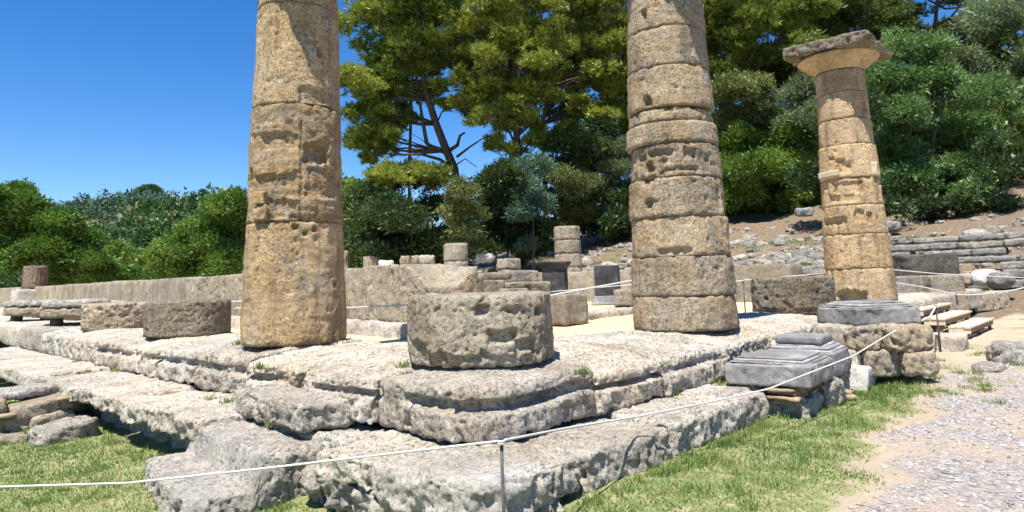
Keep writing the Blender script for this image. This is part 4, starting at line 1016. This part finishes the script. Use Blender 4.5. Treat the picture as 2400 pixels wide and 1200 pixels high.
tree('pine_tree', 'shadowy pine filling the gaps behind the forked pine', 'tree',
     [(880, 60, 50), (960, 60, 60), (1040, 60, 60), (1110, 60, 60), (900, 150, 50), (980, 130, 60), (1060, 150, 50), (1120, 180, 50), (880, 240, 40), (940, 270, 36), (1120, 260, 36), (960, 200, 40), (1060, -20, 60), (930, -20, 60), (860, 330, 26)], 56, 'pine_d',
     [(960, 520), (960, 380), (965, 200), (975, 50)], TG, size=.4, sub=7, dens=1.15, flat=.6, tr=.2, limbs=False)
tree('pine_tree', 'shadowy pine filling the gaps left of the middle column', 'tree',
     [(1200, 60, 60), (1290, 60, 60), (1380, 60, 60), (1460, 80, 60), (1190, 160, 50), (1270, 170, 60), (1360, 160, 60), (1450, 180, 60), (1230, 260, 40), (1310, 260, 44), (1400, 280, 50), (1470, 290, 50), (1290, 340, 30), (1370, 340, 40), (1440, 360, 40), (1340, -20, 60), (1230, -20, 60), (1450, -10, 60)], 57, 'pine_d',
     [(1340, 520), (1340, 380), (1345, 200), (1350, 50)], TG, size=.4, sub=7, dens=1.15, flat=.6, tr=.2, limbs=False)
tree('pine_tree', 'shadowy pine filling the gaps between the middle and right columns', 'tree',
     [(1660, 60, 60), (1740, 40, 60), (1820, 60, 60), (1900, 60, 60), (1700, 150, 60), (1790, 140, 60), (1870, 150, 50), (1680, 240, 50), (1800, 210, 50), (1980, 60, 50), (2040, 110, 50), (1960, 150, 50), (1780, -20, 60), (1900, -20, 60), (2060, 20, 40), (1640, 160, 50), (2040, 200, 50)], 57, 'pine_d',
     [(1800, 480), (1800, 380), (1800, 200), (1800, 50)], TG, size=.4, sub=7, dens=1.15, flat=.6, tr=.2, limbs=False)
BG = 'shrubs and small trees along the slope'
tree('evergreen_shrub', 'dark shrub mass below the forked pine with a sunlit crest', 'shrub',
     [(895, 432, 44), (950, 412, 46), (1005, 418, 40), (870, 500, 50), (945, 500, 60), (1020, 490, 54), (1010, 565, 46), (900, 575, 56), (960, 590, 46), (855, 580, 36), (1050, 560, 36), (1090, 585, 36), (880, 455, 36), (830, 560, 40), (860, 610, 36), (930, 620, 40), (1010, 615, 40)], 37, 'bush_d', [(960, 600), (960, 500)], BG, size=.15, dens=1.4, aspect=.5, sub=12, flat=.75, tr=.1)
tree('pine_sapling', 'low yellow green pine boughs over the dark shrub mass', 'tree', [(930, 420, 36), (985, 400, 34), (900, 405, 26), (1030, 425, 28)], 35.5, 'pine_y', [(965, 600), (965, 480), (960, 420)], BG, size=.17, dens=1.3, sub=9, flat=.55, tr=.08)
tree('olive_shrub', 'small light olive shrub hanging down in front of the dark shade', 'shrub', [(1085, 445, 34), (1078, 490, 38), (1100, 500, 34), (1092, 535, 28)], 34, 'olive_y', [(1088, 600), (1088, 500)], BG, size=.13, dens=1.4, aspect=.4, sub=12, flat=.8, tr=.07)
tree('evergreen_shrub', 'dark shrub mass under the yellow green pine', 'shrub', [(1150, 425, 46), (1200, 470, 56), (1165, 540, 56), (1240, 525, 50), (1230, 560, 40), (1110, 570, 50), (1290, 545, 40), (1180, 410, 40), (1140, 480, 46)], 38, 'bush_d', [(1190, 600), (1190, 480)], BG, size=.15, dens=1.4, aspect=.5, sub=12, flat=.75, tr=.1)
tree('olive_tree', 'bluish green young olive below the yellow green pine', 'tree', [(1252, 385, 34), (1240, 435, 40), (1262, 480, 38), (1230, 500, 30)], 36, 'blue', [(1250, 600), (1250, 460)], BG, size=.14, dens=1.3, aspect=.4, sub=11, flat=.8, tr=.09)
tree('olive_tree', 'yellowish olive shrub beside the tallest background stump', 'tree', [(1345, 375, 36), (1325, 425, 42), (1362, 425, 36), (1312, 480, 36), (1350, 490, 40), (1335, 515, 30)], 33, 'olive_y', [(1335, 560), (1335, 470)], BG, size=.12, dens=1.4, aspect=.4, sub=13, flat=.8, tr=.09)
tree('olive_tree', 'pale silvery olive against the left side of the middle column', 'tree', [(1460, 348, 30), (1425, 390, 36), (1462, 400, 36), (1408, 435, 32), (1445, 455, 38), (1430, 490, 30), (1480, 440, 30)], 33.5, 'olive', [(1440, 545), (1440, 450)], BG, size=.12, dens=1.4, aspect=.4, sub=13, flat=.8, tr=.09)
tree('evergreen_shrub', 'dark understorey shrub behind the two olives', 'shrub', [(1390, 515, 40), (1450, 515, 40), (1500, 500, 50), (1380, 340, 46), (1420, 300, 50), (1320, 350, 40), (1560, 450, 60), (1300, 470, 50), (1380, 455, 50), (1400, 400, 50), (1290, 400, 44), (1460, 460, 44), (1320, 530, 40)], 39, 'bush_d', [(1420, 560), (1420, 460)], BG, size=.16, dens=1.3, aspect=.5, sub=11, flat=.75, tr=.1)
tree('evergreen_shrub', 'large bright green shrub between the middle and right columns', 'shrub', [(1722, 330, 44), (1780, 300, 44), (1840, 325, 46), (1740, 395, 54), (1815, 395, 54), (1880, 430, 46), (1715, 452, 44), (1785, 460, 42), (1850, 470, 38), (1900, 370, 40), (1690, 400, 40)], 34.5, 'bush', [(1800, 500), (1800, 400)], BG, size=.12, dens=1.6, aspect=.55, sub=14, flat=.75, tr=.1)
tree('evergreen_shrub', 'brownish dark green tree above the bright green shrub', 'shrub', [(1705, 215, 46), (1760, 205, 42), (1720, 270, 44), (1775, 255, 36), (1680, 300, 40)], 40, 'olive_y', [(1720, 480), (1720, 300)], BG, size=.15, dens=1.5, aspect=.45, sub=12, flat=.75, tr=.12)
tree('olive_tree', 'pale green olive between the bright shrub and the right column', 'tree', [(1862, 222, 42), (1855, 285, 42), (1900, 190, 42), (1900, 260, 40), (1820, 260, 28)], 39, 'olive', [(1868, 480), (1868, 300)], BG, size=.14, dens=1.4, aspect=.4, sub=12, flat=.8, tr=.12)
tree('broadleaf_tree', 'big rounded green tree filling the slope right of the capital', 'tree',
     [(2100, 118, 48), (2168, 112, 46), (2060, 180, 42), (2130, 195, 54), (2200, 190, 50), (2258, 232, 54), (2088, 268, 50), (2170, 278, 54), (2078, 340, 46), (2150, 358, 50), (2240, 318, 54), (2310, 292, 54), (2335, 350, 46), (2220, 400, 54), (2118, 430, 52), (2196, 452, 44), (2290, 420, 50), (2130, 478, 36), (2360, 270, 46), (2060, 420, 44), (2340, 420, 36)], 38, 'soft', [(2180, 520), (2180, 420), (2190, 300), (2180, 180)], BG, size=.14, dens=1.5, aspect=.45, sub=13, flat=.72, tr=.2)
tree('broadleaf_tree', 'soft pale green tree at the upper right corner', 'tree', [(2270, 80, 56), (2330, 125, 56), (2385, 60, 60), (2350, 185, 50), (2410, 150, 56), (2300, 40, 50), (2400, 240, 50), (2230, 130, 40)], 48, 'olive', [(2340, 460), (2340, 300), (2340, 150)], BG, size=.17, dens=1.3, aspect=.4, sub=12, flat=.75, tr=.18)
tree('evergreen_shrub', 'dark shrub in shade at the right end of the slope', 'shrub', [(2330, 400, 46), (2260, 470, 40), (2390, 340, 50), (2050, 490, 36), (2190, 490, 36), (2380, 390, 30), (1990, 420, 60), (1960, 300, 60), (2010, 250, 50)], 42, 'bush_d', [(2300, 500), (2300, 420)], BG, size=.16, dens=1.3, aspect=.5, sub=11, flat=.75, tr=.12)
tree('broadleaf_tree', 'light green tree showing just right of the thick column', 'tree', [(838, 448, 36), (822, 505, 42), (858, 545, 42), (826, 580, 40), (800, 450, 40), (870, 600, 34)], 52, 'decid_y', [(840, 620), (840, 520)], BG, size=.2, dens=1.4, aspect=.6, sub=12, flat=.75, tr=.15)
LG = 'broadleaf trees beyond the long wall'
tree('broadleaf_tree', 'large dark green tree at the far left above the long wall', 'tree', [(38, 446, 26), (10, 452, 34), (60, 470, 34), (80, 492, 46), (-5, 490, 60), (140, 520, 46), (180, 560, 40), (60, 540, 56), (110, 590, 60), (190, 610, 44), (25, 600, 60), (140, 640, 56), (60, 650, 56), (190, 640, 40), (-40, 500, 60)], 48, 'decid', [(90, 690), (90, 580)], LG, size=.15, dens=1.6, aspect=.6, sub=14, flat=.7, tr=.3)
tree('broadleaf_tree', 'rounded mid green tree between two larger trees on the left', 'tree', [(250, 632, 34), (295, 636, 34), (225, 652, 38), (330, 655, 38), (275, 660, 40), (360, 665, 34)], 52, 'decid', [(275, 690), (275, 630)], LG, size=.15, dens=1.6, aspect=.6, sub=14, flat=.7, tr=.22)
tree('broadleaf_tree', 'spreading green tree touching the left side of the thick column', 'tree', [(568, 470, 40), (528, 498, 44), (565, 530, 50), (475, 535, 50), (505, 580, 56), (420, 580, 50), (395, 625, 50), (440, 620, 50), (560, 605, 54), (455, 632, 46), (610, 500, 50), (640, 580, 60), (380, 590, 30)], 47, 'decid', [(500, 690), (505, 590), (525, 520)], LG, size=.15, dens=1.6, aspect=.6, sub=14, flat=.7, tr=.3)
tree('broadleaf_tree', 'pale yellowish tree behind the rounded tree on the left', 'tree', [(222, 580, 26), (275, 585, 26), (330, 602, 28), (250, 608, 30), (375, 605, 28), (210, 605, 28), (300, 615, 28)], 66, 'decid_y', [(270, 680), (275, 580)], LG, size=.24, dens=1.5, aspect=.6, sub=13, flat=.7, tr=.22)

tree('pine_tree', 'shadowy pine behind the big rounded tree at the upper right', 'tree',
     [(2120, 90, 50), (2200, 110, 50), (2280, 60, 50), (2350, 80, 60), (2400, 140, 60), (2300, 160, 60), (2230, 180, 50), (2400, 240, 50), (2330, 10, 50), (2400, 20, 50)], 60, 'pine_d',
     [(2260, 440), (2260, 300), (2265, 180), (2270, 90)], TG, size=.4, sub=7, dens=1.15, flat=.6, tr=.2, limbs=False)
# ------------------------------------------------------------------ wood farther up the slope, one mass behind the near trees
rw_ = np.random.default_rng(91); parts = []
for k in range(220):
    x_ = rw_.uniform(43, 66); y_ = rw_.uniform(-14, 45)
    if y_ > 22+.35*(x_-44) or y_ > 40: continue
    z_ = tz(x_, y_); Rr = rw_.uniform(1.6, 3.0)
    pf = [(np.array([x_, y_, z_+Rr*.9])+rw_.normal(size=3)*Rr*.6, Rr*rw_.uniform(.4, .7)*np.array([1, 1, .8])) for _ in range(6)]
    parts.append(leaf_tris(pf, rw_, .36, .55, .5))
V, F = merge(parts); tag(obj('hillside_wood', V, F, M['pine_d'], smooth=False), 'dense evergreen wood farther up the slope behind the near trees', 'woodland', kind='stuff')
# ------------------------------------------------------------------ far hills on the left
def bump_hill(x, y, c, h, sx, sy, a):
    dx, dy = x-c[0], y-c[1]; u = dx*math.cos(a)+dy*math.sin(a); v = -dx*math.sin(a)+dy*math.cos(a)
    return h*np.exp(-(u/sx)**2-(v/sy)**2)
def hill_obj(name, lab, c, rx, ry, fn, mat, n=90):
    xs, ys = np.meshgrid(np.linspace(c[0]-rx, c[0]+rx, n), np.linspace(c[1]-ry, c[1]+ry, n), indexing='ij')
    z = fn(xs, ys); P = np.stack([xs, ys, z], -1).reshape(-1, 3)
    P[:, 2] += fbm(P/22, 3)*1.6
    i, j = np.meshgrid(np.arange(n-1), np.arange(n-1), indexing='ij'); k = (i*n+j).ravel()
    o = obj(name, P, np.stack([k, k+n, k+n+1, k+1], -1), mat, origin=(c[0], c[1], -1)); tag(o, kind='structure'); return o
soil_far = plain_mat('dry hillside soil', (.11, .11, .055), .95, .4, .06)
def wood(name, label, fn, c, rx, ry, count, rr, matn, seed, cond, leaf=.3):
    r = np.random.default_rng(seed); parts = []
    n = 0
    while n < count:
        x_, y_ = c[0]+r.uniform(-rx, rx), c[1]+r.uniform(-ry, ry); z_ = float(fn(np.array(x_), np.array(y_)))
        e = .5; gx_ = float(fn(np.array(x_+e), np.array(y_))-z_)/e; gy_ = float(fn(np.array(x_), np.array(y_+e))-z_)/e
        dx, dy = x_-CAM[0], y_-CAM[1]; L = math.hypot(dx, dy)
        if (gx_*dx+gy_*dy)/L < -.06 or not cond(x_, y_, z_, r): n += .01; continue
        n += 1; R = rr*r.uniform(.6, 1.3)
        pf = [(np.array([x_, y_, z_+R*.75])+r.normal(size=3)*R*.5*np.array([1, 1, .6]), R*r.uniform(.45, .75)*np.array([1, 1, .85])) for _ in range(4)]
        parts.append(leaf_tris(pf, r, R*leaf, .48, .62))
    V, F = merge(parts); return tag(obj(name, V, F, M[matn], smooth=False), label, 'woodland', kind='stuff')
cA = at(300, 560, d=345)[:2]
pA = at(330, 452, d=350); pA2 = at(150, 470, d=380)
def hA(x, y):
    return -2+np.maximum.reduce([bump_hill(x, y, pA, 46.5, 120, 75, 2.3), bump_hill(x, y, at(130, 500, d=380), 41, 110, 70, 2.3), bump_hill(x, y, at(560, 520, d=330), 36, 80, 60, 2.3)])
hill_obj('far_hill', '', pA, 330, 260, hA, soil_far)
wood('far_woodland', 'olive grove covering the far hill on the left', hA, at(330, 560, d=320), 210, 150, 1250, 3.6, 'far', 5, lambda x, y, z, r: z > 2 and perlin(np.array([[x/24., y/24., 1.]]))[0] < .5)
pB = at(470, 470, d=190)
def hB(x, y):
    return -2+np.maximum.reduce([bump_hill(x, y, pB, 25, 34, 40, 2.3), bump_hill(x, y, at(700, 480, d=190), 22, 45, 40, 2.3), bump_hill(x, y, at(300, 600, d=190), 9, 50, 40, 2.3)])
hill_obj('near_hill', '', pB, 150, 120, hB, soil_far)
wood('pine_woodland', 'pine wood on the nearer hill left of the thick column', hB, pB, 90, 80, 480, 2.9, 'far_p', 6, lambda x, y, z, r: z > .5)
# umbrella pine on the crest
TSEED[0] += 1; r = np.random.default_rng(77)
pc = at(350, 451, d=352); root = thing('umbrella_pine', 'lone umbrella pine on the crest of the far hill', 'tree', (pc[0], pc[1], pc[2]-8))
pf = []
for k in range(80):
    a, q = r.uniform(0, 6.28), math.sqrt(r.uniform()); pf.append((pc+np.array([6.4*q*math.cos(a), 6.4*q*math.sin(a), 3.4*(1-q*q)+r.uniform(-.5, .3)]), np.array([1.4, 1.4, .9])))
V, F = leaf_tris(pf, r, .55, 1.2, .5); obj('crown', V, F, M['far_p'], root, smooth=False)
V, F = tube([pc-[0, 0, 8], pc-[.3, 0, 3], pc], [.5, .4, .3], 7); obj('trunk', V, F, M['bark'], root)

# ------------------------------------------------------------------ grass, weeds, gravel
def blades(P, r, h0, h1, w=.006, lean=.5):
    n = len(P); a = r.uniform(0, 6.28, n); h = r.uniform(h0, h1, n)
    side = np.stack([np.cos(a), np.sin(a), 0*a], -1)*w*r.uniform(.6, 1.3, (n, 1)); ln = r.normal(size=(n, 3))*lean*h[:, None]; ln[:, 2] = h
    V = np.stack([P-side, P+side, P+ln], 1).reshape(-1, 3); return V, np.arange(3*n).reshape(-1, 3)
r = np.random.default_rng(21)
def lawn(x0, x1, y0, y1, n, h0, h1, cond=None, w=.006):
    x_ = r.uniform(x0, x1, n); y_ = r.uniform(y0, y1, n); ga_, gb_, gc_ = zones(x_, y_)
    pt = fbm(np.stack([x_, y_, 0*x_], -1)/.6+3, 4)*1.4
    keep = (ga_-gb_*.7+pt*.55 > r.uniform(.3, 1.05, n))
    keep &= ~((x_ > -.74) & (y_ > -.76) & (x_ < 20))
    if cond is not None: keep &= cond(x_, y_)
    x_, y_ = x_[keep], y_[keep]; z_ = terrain(x_[None], y_[None])[0]-.005
    return blades(np.stack([x_, y_, z_], -1), r, h0, h1, w)
parts = [lawn(-1.2, 9, -3.2, -.7, 95000, .008, .03), lawn(-3.0, -.7, .5, 9, 60000, .01, .04)]
V, F = merge(parts); tag(obj('grass', V, F, M['blade'], smooth=False), 'short patchy grass around the temple platform', 'grass', kind='stuff')
def tufts(pts, n, rad, h0, h1):
    Ps = []
    for p in pts:
        q = np.asarray(p)+r.normal(size=(n, 3))*np.array([rad, rad, 0]); Ps.append(q)
    return blades(np.concatenate(Ps), r, h0, h1, .005, .45)
wp = []
for k in range(34):      # along the foot of the east step
    x_ = r.uniform(.1, 3.1); y_ = -.82-r.uniform(0, .12); wp.append((x_, y_, tz(x_, y_)-.01))
for k in range(26):
    x_ = r.uniform(4.2, 6.4); y_ = -1.1-r.uniform(-.1, .35); wp.append((x_, y_, tz(x_, y_)-.01))
for k in range(26):
    y_ = r.uniform(-.2, 5.5); x_ = -.80-r.uniform(0, .25); wp.append((x_, y_, tz(x_, y_)-.01))
for k in range(150):
    x_ = r.uniform(-.6, 5.5); y_ = r.uniform(-1.7, -.9); wp.append((x_, y_, tz(x_, y_)-.02))
for k in range(90):
    x_ = r.uniform(-2.2, -.9); y_ = r.uniform(1.0, 8); wp.append((x_, y_, tz(x_, y_)-.02))
for k in range(50):
    x_ = r.uniform(4.5, 10); y_ = r.uniform(-2.3, -1.1); wp.append((x_, y_, tz(x_, y_)-.01))
parts = [tufts(wp, 60, .045, .02, .085)]
jw = [at(px, py, z=zz_) for px, py, zz_ in ((495, 520+420, -.47), (535, 945, -.46), (700, 912, -.3), (648, 990, -.47), (1690, 880, -.45), (1690, 905, -.46), (1580, 925, -.46), (1640, 905, -.46), (945, 862, -.02), (610, 865, -.1), (1365, 878, -.1), (180, 850, -.46), (270, 870, -.46), (690, 1000, -.47), (880, 1100, -.6), (560, 808, 0), (1735, 885, -.44), (885, 1080, -.55), (640, 1000, -.5))]
parts.append(tufts(jw, 60, .03, .03, .09))
hp = []
for k in range(260):
    x_ = rng.uniform(20.5, 31); y_ = rng.uniform(-5, 26); hp.append((x_, y_, tz(x_, y_)-.02))
Ps = []
for p in hp: Ps.append(np.asarray(p)+r.normal(size=(50, 3))*np.array([.18, .18, 0]))
parts.append(blades(np.concatenate(Ps), r, .08, .22, .02, .4))
V, F = merge(parts); tag(obj('weeds', V, F, M['blade'], smooth=False), 'weed tufts along the stones and on the slope', 'weeds', kind='stuff')
# gravel
n = 13000; x_ = r.uniform(-.5, 8, n); y_ = r.uniform(-4.2, -1.0, n); ga_, gb_, gc_ = zones(x_, y_)
keep = gb_+.25*fbm(np.stack([x_, y_, 0*x_], -1)/.5, 2) > r.uniform(.2, .9, n); x_, y_ = x_[keep], y_[keep]
oc = np.array([[1, 0, 0], [-1, 0, 0], [0, 1, 0], [0, -1, 0], [0, 0, 1], [0, 0, -1]], float)
of = np.array([[0, 2, 4], [2, 1, 4], [1, 3, 4], [3, 0, 4], [2, 0, 5], [1, 2, 5], [3, 1, 5], [0, 3, 5]])
z_ = terrain(x_[None], y_[None])[0]; s = np.clip(r.lognormal(-4.75, .4, len(x_)), .004, .022)
sc3 = s[:, None]*np.stack([r.uniform(.8, 1.4, len(x_)), r.uniform(.7, 1.1, len(x_)), r.uniform(.4, .8, len(x_))], -1)
Vo = oc[None]*sc3[:, None, :]*r.uniform(.75, 1.25, (len(x_), 6, 1)); an = r.uniform(0, 6.28, len(x_))
R2 = Vo.copy(); R2[:, :, 0] = Vo[:, :, 0]*np.cos(an)[:, None]-Vo[:, :, 1]*np.sin(an)[:, None]; R2[:, :, 1] = Vo[:, :, 0]*np.sin(an)[:, None]+Vo[:, :, 1]*np.cos(an)[:, None]
V = (R2+np.stack([x_, y_, z_+s*.25], -1)[:, None]).reshape(-1, 3); F = (of[None]+6*np.arange(len(x_))[:, None, None]).reshape(-1, 3)
def gravel_mat():
    m_, t, b = newmat('gravel pebbles'); ge = N(t, 'NewGeometry')
    c = ramp(t, ge.outputs['Random Per Island'], [(0, (.16, .15, .145)), (.3, (.28, .265, .255)), (.6, (.36, .325, .30)), (.85, (.47, .45, .44)), (1, (.66, .65, .64))])
    t.links.new(c, b.inputs['Base Color']); return m_
tag(obj('gravel', V, F, gravel_mat(), smooth=False), 'pale pinkish gravel scattered at the lower right', 'gravel', kind='stuff')
# yellow flowers at the foot of the left column
for k, (px, py) in enumerate(((637, 784), (587, 805))):
    fcx, fcy = C0, C0+SS; ft, fz_ = col_hit(fcx, fcy, .64, px, py)
    p = np.array([fcx+.66*math.cos(ft), fcy+.66*math.sin(ft), -.03])
    root = thing('yellow_flower', ('taller yellow flower on a thin stem before the thick column', 'short yellow flower low before the thick column')[k], 'flower', p)
    V, F = tube([p, p+[.004, 0, (fz_+.03)*.5], [p[0], p[1], fz_]], .003, 5); obj('stem', V, F, M['blade'], root)
    pt_ = []
    for q in range(9):
        a = q*6.283/9; pt_ += [[p[0], p[1], fz_], [p[0]+.025*math.cos(a), p[1]+.025*math.sin(a), fz_+.008], [p[0]+.025*math.cos(a+.6), p[1]+.025*math.sin(a+.6), fz_+.008]]
    ym = bpy.data.materials.get('yellow petals') or plain_mat('yellow petals', (.85, .62, .02), .6, .1)
    obj('flower_head', np.array(pt_), np.arange(27).reshape(-1, 3), ym, root, smooth=False)
